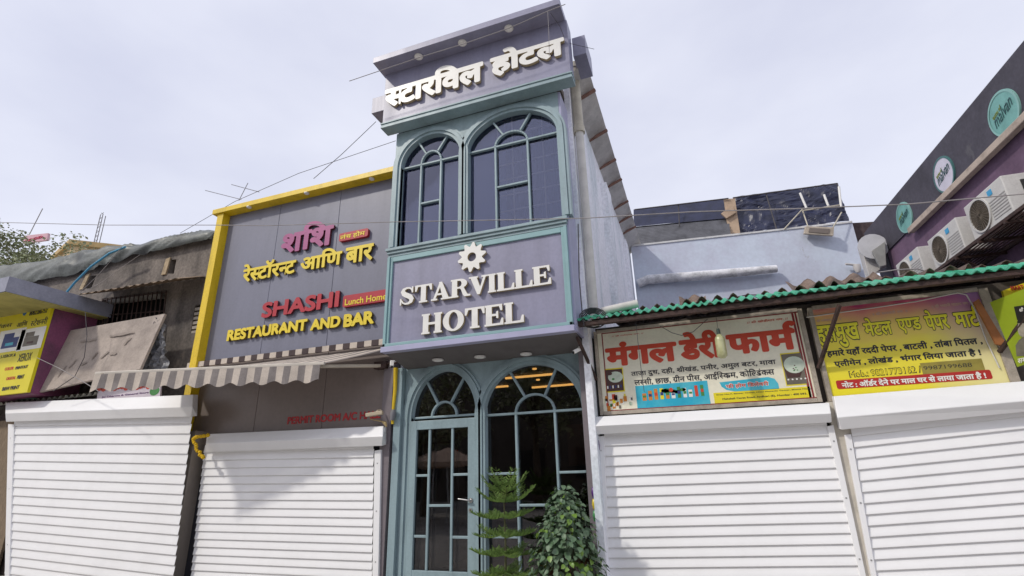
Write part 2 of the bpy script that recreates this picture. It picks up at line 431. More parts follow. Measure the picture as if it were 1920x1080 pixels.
def word(s, bold=0.0, h=0.02, space=0.0, bbox_bold=None):
    groups, adv, head = shape(s)
    return field(groups, bold, h)
def bbox(cs):
    xs = [p[0] for c in cs for p in c]; ys = [p[1] for c in cs for p in c]
    return min(xs), max(xs), min(ys), max(ys)
def lettering(name, cs, bl, tr, Y, depth, ms, parent, ref=None, shear=0.0, mb=None, front=None):
    """contours fitted to the rectangle between pixels bl and tr on plane Y; front face at `front` (default Y)"""
    a = at(*bl, Y); b = at(*tr, Y)
    return letter_rect(name, cs, a.x, b.x, a.z, b.z, Y, depth, ms, parent, ref, shear, mb)
def letter_rect(name, cs, x0, x1, z0, z1, Y, depth, ms, parent, ref=None, shear=0.0, mb=None):
    r = ref or bbox(cs); sx = (x1-x0)/(r[1]-r[0]); sz = (z1-z0)/(r[3]-r[2])
    cc = [[(x0+(p[0]-r[0])*sx + (p[1]-r[2])*sz*shear, z0+(p[1]-r[2])*sz) for p in c] for c in cs]
    v, f = fill2d(cc, depth)
    own = mb is None
    if own: mb = MB()
    vv = [(p[0], Y - p[2], p[1]) for p in v]
    # faces: front ones keep slot 0, sides/back slot 1
    for q in f:
        ys = [vv[i][1] for i in q]
        mi = 0 if max(ys)-Y < 1e-5 else 1
        mb.f.append([len(mb.v)+i for i in q]); mb.m.append(mi if own else 0); mb.sm.append(False)
    mb.v += vv
    if own:
        ms = ms if isinstance(ms, (list, tuple)) else [ms, ms]
        return mb.build(name, ms, parent)

# ================================================================== SETTING
g = MB(); g.quad((-300,-300,0),(300,-300,0),(300,300,0),(-300,300,0))
tag(g.build('ground', GROUND), kind='structure')
g = MB(); g.box(-30, 14, 5.2, 40, -0.05, 0.012)
tag(g.build('pavement', PAVE), kind='structure')
H = EYE
def Z(v): return v + EYE

# ================================================================== HOTEL
YB, YD, YF, YC = 6.30, 7.00, 6.08, 5.76
hotel = thing('hotel_building', (-2.78, 6.6, 0), 'narrow lavender and teal hotel building with tall arched windows and a recessed arched entrance', 'building')
b = MB()
b.box(-1.37, -1.28, 6.76, 14.4, 0, Z(6.05))
b.box(-1.28, -1.16, 9.4, 10.0, 0, Z(5.6)); b.box(-1.28, -1.20, 12.6, 13.1, 0, Z(5.7))
b.build('side_wall', WHITEW, hotel)
b = MB(); b.box(-4.42, -4.34, 7.12, 14.4, 0, Z(5.9)); b.box(-4.34, -1.37, 14.3, 14.4, 0, Z(6.0)); b.build('rear_wall', WHITEW, hotel)
b = MB(); b.box(-4.34, -1.37, 6.45, 14.3, Z(5.72), Z(5.85)); b.build('roof_slab', CONC, hotel)
b = MB(); b.box(-4.34, -1.37, 7.06, 14.3, Z(1.62), Z(1.95)); b.build('floor_slab', SOFFIT, hotel)
b = MB(); b.box(-4.34, -1.37, 7.08, 11.5, Z(-1.52), Z(-1.42)); b.build('entrance_floor', PAVE, hotel)
# interior backs
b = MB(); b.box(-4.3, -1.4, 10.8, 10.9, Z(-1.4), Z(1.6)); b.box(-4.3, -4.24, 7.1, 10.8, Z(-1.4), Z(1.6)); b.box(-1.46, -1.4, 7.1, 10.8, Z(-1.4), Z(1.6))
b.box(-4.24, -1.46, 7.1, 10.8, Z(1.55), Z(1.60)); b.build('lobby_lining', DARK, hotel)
LAMPW = emit('warm lobby lamp glow', (1.0, 0.55, 0.16), 2.2)
for (xa, ya, xb, yb, w) in ((-3.0, 8.2, -2.2, 8.2, .05), (-2.9, 9.4, -1.9, 9.4, .06), (-1.9, 8.6, -1.65, 9.6, .05), (-3.9, 9.0, -3.3, 9.0, .05)):
    b = MB(); b.box(min(xa, xb)-w/2, max(xa, xb)+w/2, min(ya, yb)-w/2, max(ya, yb)+w/2, Z(1.50), Z(1.53)); b.build('cove_lamp', LAMPW, hotel)
for (x, y) in ((-2.35, 7.7), (-1.75, 7.8), (-2.6, 8.7), (-3.6, 7.9)):
    b = MB(); b.lathe([(0.035, 0), (0.035, 0.02)], (x, y, Z(1.52)), 12); b.build('lobby_spotlight', LAMPW, hotel)
b = MB(); b.box(-2.6, -1.7, 10.6, 10.78, Z(0.1), Z(0.9)); b.build('lobby_panel', mat('wine wood panelling', (0.07, 0.03, 0.018), 0.5, 0.3, 3), hotel)
b = MB(); b.box(-4.3, -1.4, 9.2, 9.3, Z(1.95), Z(5.72)); b.box(-4.3, -4.22, 6.5, 9.2, Z(1.95), Z(5.72)); b.box(-1.46, -1.38, 6.8, 9.2, Z(1.95), Z(5.72))
b.build('room_lining', mat('dim bedroom wall', (0.05, 0.05, 0.085), 0.9, 0.2), hotel)
CURT = mat('slate blue blind', (0.10, 0.11, 0.18), 0.9, 0.1, 1); CURB = mat('mauve brown curtain', (0.15, 0.105, 0.09), 0.9, 0.25, 8, stretch=(3, 1, 0.1))
b = MB(); b.box(-4.15, -2.36, 6.62, 6.64, Z(3.2), Z(5.5)); b.build('window_blind', CURT, hotel)
b = MB()
n = 60; vs_ = []; 
for i in range(n+1):
    x = -2.38 + i*(0.98/n); y = 6.95 + 0.035*math.sin(i*1.15) + 0.015*math.sin(i*2.7)
    vs_ += [(x, y, Z(3.2)), (x, y, Z(5.5))]
b.add(vs_, [(2*i, 2*i+2, 2*i+3, 2*i+1) for i in range(n)], 0, True); b.build('window_curtain', CURB, hotel)
b = MB()
for i in range(5): b.bar((-2.42+i*0.245, 6.44, Z(3.2)), (-2.42+i*0.245, 6.44, Z(5.45)), 0.018, 0.018)
for i in range(8): b.bar((-2.45, 6.455, Z(3.42+i*0.27)), (-1.40, 6.455, Z(3.42+i*0.27)), 0.018, 0.018)
b.build('window_grille', mat('beige painted grille', (0.62, 0.50, 0.38), 0.6, 0.2), hotel)

# --- arched openings
def arch(x0, x1, zb, zs, zt, n=28, grow=0.0):
    cx = (x0+x1)/2; rx = (x1-x0)/2+grow; rz = zt-zs+grow
    return [(x0-grow, zb)] + [(cx-rx*math.cos(math.pi*i/n), zs+rz*math.sin(math.pi*i/n)) for i in range(n+1)] + [(x1+grow, zb)]
def ring(mb, path, w, y0, y1):              # flat band along path in xz, from y0 (front) to y1
    cl = stroke(path, w); k = len(path)
    L_, R_ = cl[:k], cl[k:][::-1]
    for i in range(k-1):
        q = [L_[i], L_[i+1], R_[i+1], R_[i]]
        mb.hexa([(p[0], y0, p[1]) for p in q], [(p[0], y1, p[1]) for p in q])
def window(root, nm, Y, x0, x1, zb, zs, zt, sx0, sx1, st, spokes, hbars, bw=0.032, gl=GLASSU, gy=0.09, mull=True):
    f = MB()
    # stepped arch moulding: three bands
    for (gr, w, pr) in ((0.025, 0.05, 0.02), (0.075, 0.055, 0.045), (0.125, 0.035, 0.028)):
        ring(f, arch(x0, x1, zb, zs, zt, 32, gr), w, Y-pr, Y+0.10)
    fr = f.build(nm+'_frame', TEAL, root)
    mb = MB(); yb0, yb1 = Y+0.035, Y+0.085
    mb.box(x0, x1, yb0, yb1, zs-bw/2, zs+bw/2)
    cx = (sx0+sx1)/2
    pth = [(cx-(sx1-sx0)/2*math.cos(math.pi*i/16), zs+(st-zs)*math.sin(math.pi*i/16)) for i in range(17)]
    ring(mb, pth, bw, yb0-0.004, yb1)
    for a, c in spokes: ring(mb, [a, c], bw, yb0-0.002, yb1)
    if mull:
        for x in (sx0, sx1): mb.box(x-bw/2, x+bw/2, yb0-0.003, yb1, zb, zs-bw/2-0.001)
    for xa, xb, z in hbars: mb.box(xa+bw/2+0.001, xb-bw/2-0.001, yb0-0.001, yb1, z-bw/2, z+bw/2)
    mb.build('glazing_bars', TEAL, fr, bevel=0.006)
    p = MB(); plate(p, [arch(x0, x1, zb, zs, zt, 32)], Y+gy, 0.006); p.build('window_pane', gl, fr)
    return fr
zs = Z(4.785)
Wl = (-4.075, -3.005, Z(3.35), zs, Z(5.285)); Wr = (-2.88, -1.425, Z(3.35), zs, Z(5.315))
wall = MB()
plate(wall, [[(-4.20, Z(3.30)), (-1.375, Z(3.30)), (-1.375, Z(5.48)), (-4.20, Z(5.48))], arch(*Wl, 32), arch(*Wr, 32)], YB, 0.06)
wall.build('upper_facade', TEAL, hotel)
hb = Z(4.06)
window(hotel, 'window', YB, *Wl, -3.725, -3.365, Z(5.0), (((-3.64, Z(4.975)), (-3.80, Z(5.245))), ((-3.43, Z(4.975)), (-3.25, Z(5.245)))), ((-3.725, -3.365, hb),))
window(hotel, 'window', YB, *Wr, -2.425, -1.90, Z(5.0), (((-2.29, Z(4.975)), (-2.455, Z(5.25))), ((-2.01, Z(4.98)), (-1.835, Z(5.255)))), ((-2.425, -1.90, hb),))
# sill course, bay sides, sign box carcass
b = MB(); b.box(-4.23, -1.345, YB-0.085, YB+0.05, Z(3.27), Z(3.315)); b.box(-4.215, -1.36, YB-0.06, YB+0.05, Z(3.225), Z(3.268)); b.box(-4.205, -1.37, YB-0.035, YB+0.05, Z(3.18), Z(3.223))
b.build('sill_course', TEAL, hotel, bevel=0.006)
b = MB(); b.box(-1.373, -1.34, YB+0.005, 6.758, Z(1.70), Z(5.475)); b.build('bay_side_trim', PURPLE_L, hotel)
b = MB(); b.box(-4.20, -4.12, YB+0.062, 7.11, Z(1.70), Z(5.475)); b.build('bay_side_trim', PURPLE_L, hotel)
# fascia
b = MB(); b.box(-4.35, -1.105, YF, 6.34, Z(5.585), Z(6.60)); b.build('upper_fascia', PURPLE, hotel, bevel=0.004)
b = MB()
for i, (a, z0, z1) in enumerate(((0.035, 5.555, 5.583), (0.02, 5.525, 5.553), (0.03, 5.48, 5.523))):
    b.box(-4.35-a+0.01, -1.105+a-0.01, YF-a+0.012, 6.29, Z(z0), Z(z1))
b.build('fascia_moulding', TEAL, hotel, bevel=0.005)
b = MB(); b.box(-4.40, -1.13, YC, 6.35, Z(6.602), Z(6.715)); b.build('top_canopy', PURPLE, hotel, bevel=0.004)
b = MB(); b.box(-4.80, -4.36, 6.36, 6.9, Z(6.13), Z(6.46)); b.build('parapet_band', PURPLE, hotel, bevel=0.004)
b = MB(); b.box(-1.095, -0.89, 6.36, 6.9, Z(6.12), Z(6.49)); b.build('parapet_band', PURPLE, hotel, bevel=0.004)
LAMP = mat('white downlight lens', (0.90, 0.88, 0.85), 0.4, 0.15, 30)
def downlight(root, c, r, up=0.0):
    o = MB(); o.lathe([(r, -0.012), (r*0.98, 0.004)], c, 24); rim = o.build('downlight', mat('white lamp rim', (0.8, 0.78, 0.76), 0.35, 0.05), root)
    o = MB(); o.lathe([(r*0.74, -0.020), (r*0.72, -0.0125)], c, 20); o.build('lens', LAMP, rim)
for px, py in ((785, 106), (867, 80), (954, 53)): downlight(hotel, at_z(px, py, Z(6.597)), 0.072)
# metal roof over the side wall
b = MB(); n = 26; vv = []
for i in range(n+1):
    y = 6.62 + i*(14.35-6.62)/n
    vv += [(-1.30, y, Z(5.98)+0.012*(i % 2)), (-0.94, y, Z(6.21)+0.012*(i % 2))]
b.add(vv, [(2*i, 2*i+1, 2*i+3, 2*i+2) for i in range(n)]); b.build('eave_sheet', METALR, hotel, fix=False)
PUR = mat('rusty purlin', (0.24, 0.13, 0.10), 0.8, 0.3, 10)
for px, py in ((1100, 208), (1123, 266), (1140, 313), (1151, 340), (1163, 369), (1173, 408), (1182, 447)):
    p = at_x(px, py, -1.10); b = MB(); b.bar((-1.29, p.y, Z(6.0)), (-0.92, p.y, Z(6.15)), 0.05, 0.04); b.build('purlin', PUR, hotel)
b = MB(); b.tube([(-1.05, 6.55, Z(6.13)), (-1.06, 6.6, Z(5.8)), (-1.2, 6.72, Z(5.5))], 0.06, 10); b.tube([(-1.0, 6.95, Z(6.05)), (-1.0, 6.95, Z(4.9))], 0.078, 12); b.lathe([(0.1, 0), (0.1, 0.12)], (-1.0, 6.95, Z(4.85)), 12); b.v = b.v[0:0] or b.v
b = MB(); P0 = at(1090, 118, 6.9); P1 = at(1086, 245, 6.9); P2 = at(1088, 330, 6.9); P3 = at(1109, 560, 6.9)
b.tube([(P1.x, 6.9, P0.z), (P1.x, 6.9, P1.z)], 0.078, 14); b.lathe([(0.092, 0), (0.092, 0.11)], (P1.x, 6.9, P1.z-0.05), 14); b.lathe([(0.095, 0), (0.095, 0.10)], (P1.x, 6.9, P0.z-0.10), 14)
b.build('rainwater_pipe', PVC, hotel)
b = MB(); b.tube([(P1.x, 6.9, P1.z-0.05), (P1.x-0.01, 6.9, P3.z-0.4)], 0.066, 12); b.build('lower_rainwater_pipe', PVCW, hotel)

# --- entrance wall
Dl = (-4.11, -3.045, Z(-1.36), Z(0.815), Z(1.49)); Dr = (-2.92, -1.485, Z(-1.36), Z(0.79), Z(1.46))
wall = MB()
plate(wall, [[(-4.24, Z(-1.42)), (-1.40, Z(-1.42)), (-1.40, Z(1.62)), (-4.24, Z(1.62))], arch(*Dl, 32), arch(*Dr, 32)], YD, 0.06)
wall.build('entrance_facade', TEAL, hotel)
window(hotel, 'fanlight', YD, *Dl, -3.79, -3.38, Z(1.03), (((-3.695, Z(1.01)), (-3.90, Z(1.37))), ((-3.475, Z(1.015)), (-3.268, Z(1.365)))), (), gl=GLASSD, mull=False)
window(hotel, 'window', YD, *Dr, -2.455, -1.885, Z(1.04), (((-2.315, Z(1.02)), (-2.528, Z(1.387))), ((-2.015, Z(1.015)), (-1.82, Z(1.40)))),
       ((-2.92, -2.455, Z(-0.008)), (-1.885, -1.485, Z(-0.012)), (-2.455, -1.885, Z(-0.413)), (-2.92, -2.455, Z(-0.80)), (-1.885, -1.485, Z(-0.81))), gl=GLASSD)
# door leaf
dr = MB(); dx0, dx1, dz0, dz1 = -4.105, -3.052, Z(-1.36), Z(0.765)
gx0, gx1, gz0, gz1 = -4.0, -3.165, Z(-1.22), Z(0.637)
dr.box(dx0, gx0, YD-0.03, YD+0.03, dz0, dz1); dr.box(gx1, dx1, YD-0.03, YD+0.03, dz0, dz1)
dr.box(gx0, gx1, YD-0.028, YD+0.03, gz1, dz1); dr.box(gx0, gx1, YD-0.028, YD+0.03, dz0, gz0)
door = dr.build('entrance_door', TEAL, hotel, bevel=0.005)
gb = MB()
for x in (-3.79, -3.42): gb.box(x-0.017, x+0.017, YD-0.015, YD+0.02, gz0, gz1)
for xa, xb, zz in ((gx0, -3.807, -0.004), (gx0, -3.807, -0.80), (-3.773, -3.437, -0.406), (-3.403, gx1, -0.004), (-3.403, gx1, -0.805)):
    gb.box(xa, xb, YD-0.014, YD+0.02, Z(zz)-0.017, Z(zz)+0.017)
gb.build('glazing_bars', TEAL, door, bevel=0.005)
p = MB(); p.quad((gx0, YD+0.012, gz0), (gx1, YD+0.012, gz0), (gx1, YD+0.012, gz1), (gx0, YD+0.012, gz1)); p.build('door_pane', GLASSD, door)
hd = MB(); c = Vector((-3.115, YD-0.03, Z(-0.34))); hd.lathe([(0.032, -0.012), (0.032, 0.0)], c, 16, 'y'); hd.tube([c+Vector((0,-0.01,0)), c+Vector((0,-0.05,0)), c+Vector((-0.03,-0.055,0.004)), c+Vector((-0.17,-0.05,0.022))], [0.012, 0.012, 0.012, 0.009], 10)
c2 = c+Vector((-0.005, 0, -0.125)); hd.lathe([(0.028, -0.012), (0.028, 0.0)], c2, 16, 'y'); hd.build('door_handle', STEEL, door)
kh = MB(); kh.box(c2.x-0.004, c2.x+0.004, c2.y-0.0145, c2.y-0.0125, c2.z-0.014, c2.z+0.01); kh.build('keyhole', BLACK, door)
# soffit, piers
b = MB(); b.hexa([(-4.22, YB+0.07, Z(1.69)), (-1.37, YB+0.07, Z(1.69)), (-1.37, 7.0, Z(1.565)), (-4.22, 7.0, Z(1.565))], [(-4.22, YB+0.07, Z(1.72)), (-1.37, YB+0.07, Z(1.72)), (-1.37, 7.0, Z(1.6)), (-4.22, 7.0, Z(1.6))]); b.build('soffit', SOFFIT, hotel)
for px, py in ((821, 672), (900, 665), (986, 658)):
    p = at_z(px, py, Z(1.63)); p.z = Z(1.69 - (p.y-6.37)/(0.63)*0.125) - 0.006; downlight(hotel, p, 0.085)
b = MB(); b.box(-4.60, -4.425, 6.93, 7.10, 0, Z(1.69)); b.build('entrance_pier', PIER, hotel, bevel=0.004)
b = MB(); b.box(-1.46, -1.34, 6.86, 6.995, 0, Z(1.58)); b.build('entrance_pier', PIER, hotel, bevel=0.004)
b = MB(); b.box(-4.36, -4.245, 6.90, 7.10, 0, Z(1.58)); b.build('entrance_jamb', TEAL, hotel, bevel=0.004)
b = MB(); b.box(-4.424, -4.361, 7.0, 7.12, 0, Z(1.6)); b.build('dark_joint', BLACK, hotel); b = MB(); b.box(-1.34, -1.24, 7.02, 7.1, 0, Z(1.75)); b.build('dark_joint', BLACK, hotel)

# ------------------------------------------------------------------ hotel signs
def rc(x0, y0, x1, y1): return [(x0, y0), (x1, y0), (x1, y1), (x0, y1)]
def serif(ch):
    st = rc(.06, 0, .30, 1); sb = rc(0, 0, .36, .075); s2 = rc(0, .925, .36, 1)
    if ch == 'I': return [[st], [sb], [s2]], .36
    if ch == 'H': return [[st], [sb], [s2], [rc(.62, 0, .86, 1)], [rc(.56, 0, .92, .075)], [rc(.56, .925, .92, 1)], [rc(.28, .45, .64, .55)]], .92
    if ch == 'L': return [[st], [sb], [s2], [rc(.28, 0, .78, .085)], [[(.62, .0), (.78, 0), (.78, .34), (.72, .34)]]], .78
    if ch == 'E': return [[st], [sb], [s2], [rc(.28, 0, .78, .085)], [[(.62, 0), (.78, 0), (.78, .32), (.72, .32)]], [rc(.28, .915, .74, 1)], [[(.60, 1), (.74, 1), (.74, .70), (.68, .70)]], [rc(.28, .46, .54, .55)], [[(.50, .36), (.57, .33), (.57, .68), (.50, .65)]]], .78
    if ch == 'T': return [[rc(.30, 0, .54, 1)], [rc(.22, 0, .62, .075)], [rc(0, .915, .84, 1)], [[(0, 1), (.16, 1), (.06, .66), (0, .66)]], [[(.84, 1), (.68, 1), (.78, .66), (.84, .66)]]], .84
    if ch == 'V': return [[[(.04, 1), (.32, 1), (.51, .36), (.69, 1), (.79, 1), (.49, 0), (.38, 0)]], [rc(-.02, .925, .40, 1)], [rc(.58, .925, .87, 1)]], .85
    if ch == 'A': return [[[(.06, 0), (.16, 0), (.47, .92), (.40, 1)]], [[(.36, 1), (.50, 1), (.86, 0), (.57, 0)]], [rc(.2, .27, .66, .36)], [rc(-.02, 0, .28, .075)], [rc(.47, 0, .93, .075)]], .91
    if ch == 'O': return [[arc(.46, .5, .46, .515, 0, 360, 40)[:-1], arc(.46, .5, .215, .43, 0, 360, 40)[:-1]]], .92
    if ch == 'R':
        return [[st], [sb], [s2], [[(.28, 1)] + arc(.42, .735, .36, .265, 90, -90) + [(.28, .47)], [(.28, .915)] + arc(.40, .735, .13, .18, 90, -90) + [(.28, .555)]],
                [[(.40, .52), (.62, .50), (.70, .30), (.80, .10), (.94, .075), (.94, 0), (.66, 0), (.58, .12), (.50, .40)]]], .94
    if ch == 'S':
        sp = [(.66, .73), (.61, .87), (.50, .945), (.36, .955), (.22, .89), (.17, .76), (.24, .63), (.40, .52), (.56, .42), (.64, .28), (.60, .13), (.47, .05), (.33, .045), (.20, .11), (.11, .28)]
        return [[stroke(sp, [.05, .06, .08, .09, .15, .20, .24, .26, .25, .21, .16, .10, .08, .06, .05])], [rc(.64, .66, .70, 1.0)], [rc(.05, 0, .11, .36)]], .76
KERN = {'R': -.10, 'T': -.05, 'A': -.02, 'V': -.03, 'L': -.03}
def serif_word(txt, bl, tr, tz, Y, depth, root):
    a = at(*bl, Y); x1 = at(*tr, Y).x; z1 = at(*tz, Y).z
    tot = sum(serif(c)[1] for c in txt) + 0.055*(len(txt)-1) + sum(KERN.get(c, 0) for c in txt[:-1]); sx = (x1-a.x)/tot; sz = z1-a.z; x = 0
    for c in txt:
        gr, w = serif(c); cs = field([(g, None) for g in gr], 0.008, 0.014)
        cc = [[(a.x+(x+p[0])*sx, a.z+p[1]*sz) for p in k] for k in cs]
        r = bbox(cc)
        letter_rect('letter', cc, r[0], r[1], r[2], r[3], Y, depth, [WHITE_L, CREAM_S], root)
        x += w + 0.055 + KERN.get(c, 0)
sign = thing('hotel_sign', (-2.78, YB-0.03, Z(1.69)), 'lavender signboard above the hotel entrance with raised white serif lettering and a petal emblem', 'sign')
b = MB(); b.box(-4.16, -1.415, YB, YB+0.06, Z(1.765), Z(3.178)); b.build('panel', PURPLE, sign)
b = MB()
for (w0, w1, pr) in ((0.0, 0.045, 0.05), (0.045, 0.085, 0.03)):
    b.box(-4.205+w0, -4.205+w1, YB-pr, YB+0.06, Z(1.765), Z(3.178)); b.box(-1.37-w1, -1.37-w0, YB-pr, YB+0.06, Z(1.765), Z(3.178))
b.box(-4.205+0.085, -1.37-0.085, YB-0.03, YB+0.055, Z(3.10), Z(3.178)); b.box(-4.205, -1.37, YB-0.05, YB+0.06, Z(1.765), Z(1.81))
b.build('frame', mat('pale aqua painted frame', (0.24, 0.40, 0.42), 0.4, 0.08, 3), sign, bevel=0.005)
b = MB(); b.box(-4.225, -1.355, YB-0.06, YB+0.07, Z(1.685), Z(1.763)); b.build('bottom_trim', PURPLE_L, sign, bevel=0.004)
YL = YB-0.062
serif_word('STARVILLE', (748, 573), (1034, 545), (1027, 497), YL, 0.048, sign)
serif_word('HOTEL', (790, 627), (982, 604), (966, 566), YL, 0.048, sign)
ec = at(884.5, 481.5, YL); er = (at(911, 481, YL).x-at(857.5, 481, YL).x)/2
star = []
for k in range(10):
    a = 2*math.pi*k/10 + 0.12
    for (da, rr) in ((-0.20, 0.78), (-0.08, 0.97), (0, 1.0), (0.08, 0.97), (0.20, 0.78), (0.314, 0.70)):
        star.append((ec.x+er*rr*math.sin(a+da), ec.z+er*1.04*rr*math.cos(a+da)))
hole = [(ec.x+er*0.30*math.cos(t*math.pi/12), ec.z+er*0.31*math.sin(t*math.pi/12)) for t in range(24)]
r = bbox([star]); letter_rect('emblem', [star, hole], r[0], r[1], r[2], r[3], YL, 0.048, [WHITE_L, CREAM_S], sign)

top = thing('rooftop_sign', (-2.7, YF, Z(5.7)), 'thick white Devanagari letters spelling the hotel name on the top fascia', 'sign')
YL = YF-0.062
cs = word('स्टारविल', 0.05, 0.014); lettering('word', cs, (719.5, 204), (906, 101), YL, 0.05, [WHITE_L, CREAM_S], top, ref=None)
cs = word('होटल', 0.05, 0.014); lettering('word', cs, (919, 147), (1056, 57), YL, 0.05, [WHITE_L, CREAM_S], top)

# ================================================================== RESTAURANT
YR = 7.0
rest = thing('restaurant_building', (-6.6, YR, 0), 'grey panelled restaurant frontage with a bright yellow top border and side post', 'building')
xl, xr = -8.57, -4.43
seams = [at(528, 380, YR).x, at(640, 360, YR).x]
edges = [xl] + seams + [xr]
b = MB()
for i in range(3): b.box(edges[i]+0.004, edges[i+1]-0.004, YR, YR+0.05, Z(2.02), Z(5.14))
b.build('upper_panel', GREYP, rest, bevel=0.003)
se2 = [at(487, 720, YR).x, at(610, 720, YR).x]; ed2 = [xl] + se2 + [xr]
b = MB()
for i in range(3): b.box(ed2[i]+0.004, ed2[i+1]-0.004, YR+0.003, YR+0.05, Z(0.60), Z(2.015))
b.build('lower_panel', BROWNP, rest, bevel=0.003)
b = MB(); b.box(xl, xr, YR+0.052, YR+0.2, 0, Z(5.2)); b.box(-8.82, xl-0.001, YR+0.052, 14, 0, Z(5.2)); b.build('backing_wall', SEAM, rest)
b = MB(); b.box(-8.84, -4.36, 6.80, YR+0.05, Z(5.142), Z(5.245)); b.build('yellow_border', YELLOW, rest, bevel=0.004)
b = MB(); b.box(-8.73, xl, 6.84, YR+0.05, Z(0.83), Z(5.14)); b.build('yellow_post', YELLOW, rest, bevel=0.004)
b = MB(); b.box(-8.74, -8.235, 6.80, YR+0.05, 0, Z(0.825)); b.build('side_pier', mat('brown taupe pier', (0.27, 0.235, 0.205), .5, .12, 1.5), rest)
b = MB(); b.box(-4.60, -4.43, YR-0.01, YR+0.05, 0, Z(0.66)); b.build('side_pier', PIER, rest)
for px, py in ((467, 388), (575, 362), (697, 335)): downlight(rest, at_z(px, py, Z(5.138)), 0.05)

rs = thing('restaurant_sign', (-6.5, YR, Z(2.3)), 'magenta, yellow and crimson raised lettering on the grey restaurant panels', 'sign')
YL = YR-0.06
YS = mat('dark olive letter side', (0.20, 0.14, 0.02), 0.5, 0.1); RS_ = mat('dark maroon letter side', (0.12, 0.02, 0.03), 0.5, 0.1)
lettering('word', word('शशि', 0.034, 0.016), (525, 477), (628, 406), YL, 0.045, [MAGL, RS_], rs)
for w_, bl, tr in (('रेस्टॉरन्ट', (453, 530), (557, 477)), ('आणि', (562, 509), (643, 460)), ('बार', (646, 496), (701, 455))):
    a = at(*bl, YL); c = at(*tr, YL)
    lettering('word', word(w_, 0.032, 0.016), bl, tr, YL, 0.042, [YELL, YS], rs)
def latin_word(txt, bl, tr, tz, Y, bold, depth, ms, root, shear=0.0, nm='letter', split=True):
    a = at(*bl, Y); x1 = at(*tr, Y).x; z1 = at(*tz, Y).z
    cs = word(txt, bold, 0.014); r = bbox(cs); ht = (z1-a.z); sx = (x1-a.x-shear*ht)/(r[1]-r[0])
    if not split: return letter_rect(nm, cs, a.x, x1-shear*ht, a.z, z1, Y, depth, ms, root, shear=shear)
    x = 0
    for ch in txt:
        adv = glyph(ch)[1]
        if ch != ' ':
            c1 = [[(p[0]+x, p[1]) for p in k] for k in word(ch, bold, 0.014)]; q = bbox(c1)
            z0 = a.z+(q[2]-r[2])/(r[3]-r[2])*ht; zz = a.z+(q[3]-r[2])/(r[3]-r[2])*ht
            xa = a.x+(q[0]-r[0])*sx+shear*(z0-a.z); xb = a.x+(q[1]-r[0])*sx+shear*(z0-a.z)
            letter_rect(nm, c1, xa, xb, z0, zz, Y, depth, ms, root, shear=shear)
        x += adv
latin_word('SHASHI', (489, 597), (634, 577), (632, 545), YL, 0.036, 0.045, [REDB, RS_], rs)
latin_word('RESTAURANT', (424, 640), (574, 622), (577, 597), YL, 0.05, 0.05, [YELL, YS], rs)
latin_word('AND', (581, 620), (637, 614), (638, 591), YL, 0.05, 0.05, [YELL, YS], rs)
latin_word('BAR', (643, 614), (700, 608), (697, 582), YL, 0.05, 0.05, [YELL, YS], rs)
def badge(name, tl, tr, br, bl, Y, d, m, root, rad=0.03):
    q = [at(*p, Y) for p in (bl, br, tr, tl)]
    x0 = (q[0].x+q[3].x)/2; x1 = (q[1].x+q[2].x)/2; z0 = (q[0].z+q[1].z)/2; z1 = (q[2].z+q[3].z)/2
    k = [(x1-rad, z1-rad, 0), (x0+rad, z1-rad, 90), (x0+rad, z0+rad, 180), (x1-rad, z0+rad, 270)]
    ct = []
    for cx, cz, a0 in k: ct += arc(cx, cz, rad, rad, a0, a0+90, 5)
    mb = MB(); plate(mb, [ct], Y, d); return mb.build(name, m, root)
bd = badge('badge', (635, 440), (690, 426), (690, 441), (636, 454), YL, 0.06, REDB, rs)
lettering('badge_word', word('लंच होम', 0.02, 0.018), (637, 451), (685, 430), YL-0.006, 0.004, [YELL, YELL], bd)
bd = badge('badge', (643, 556), (744, 538), (744, 562), (643, 575), YL, 0.06, REDB, rs)
lettering('badge_word', word('Lunch Home', 0.02, 0.018), (646, 573), (725, 549), YL-0.006, 0.004, [YELL, YELL], bd)
pw = thing('wall_lettering', (-5.5, YR, Z(0.8)), 'flat dark red capitals low on the brown restaurant panel', 'sign')
latin_word('PERMIT ROOM A/C HALL', (538, 796), (713, 784), (713, 769), YR-0.006, 0.03, 0.005, [mat('dull red vinyl', (0.48, 0.03, 0.035), 0.5, 0.15), REDB], pw, nm='text_line', split=False)

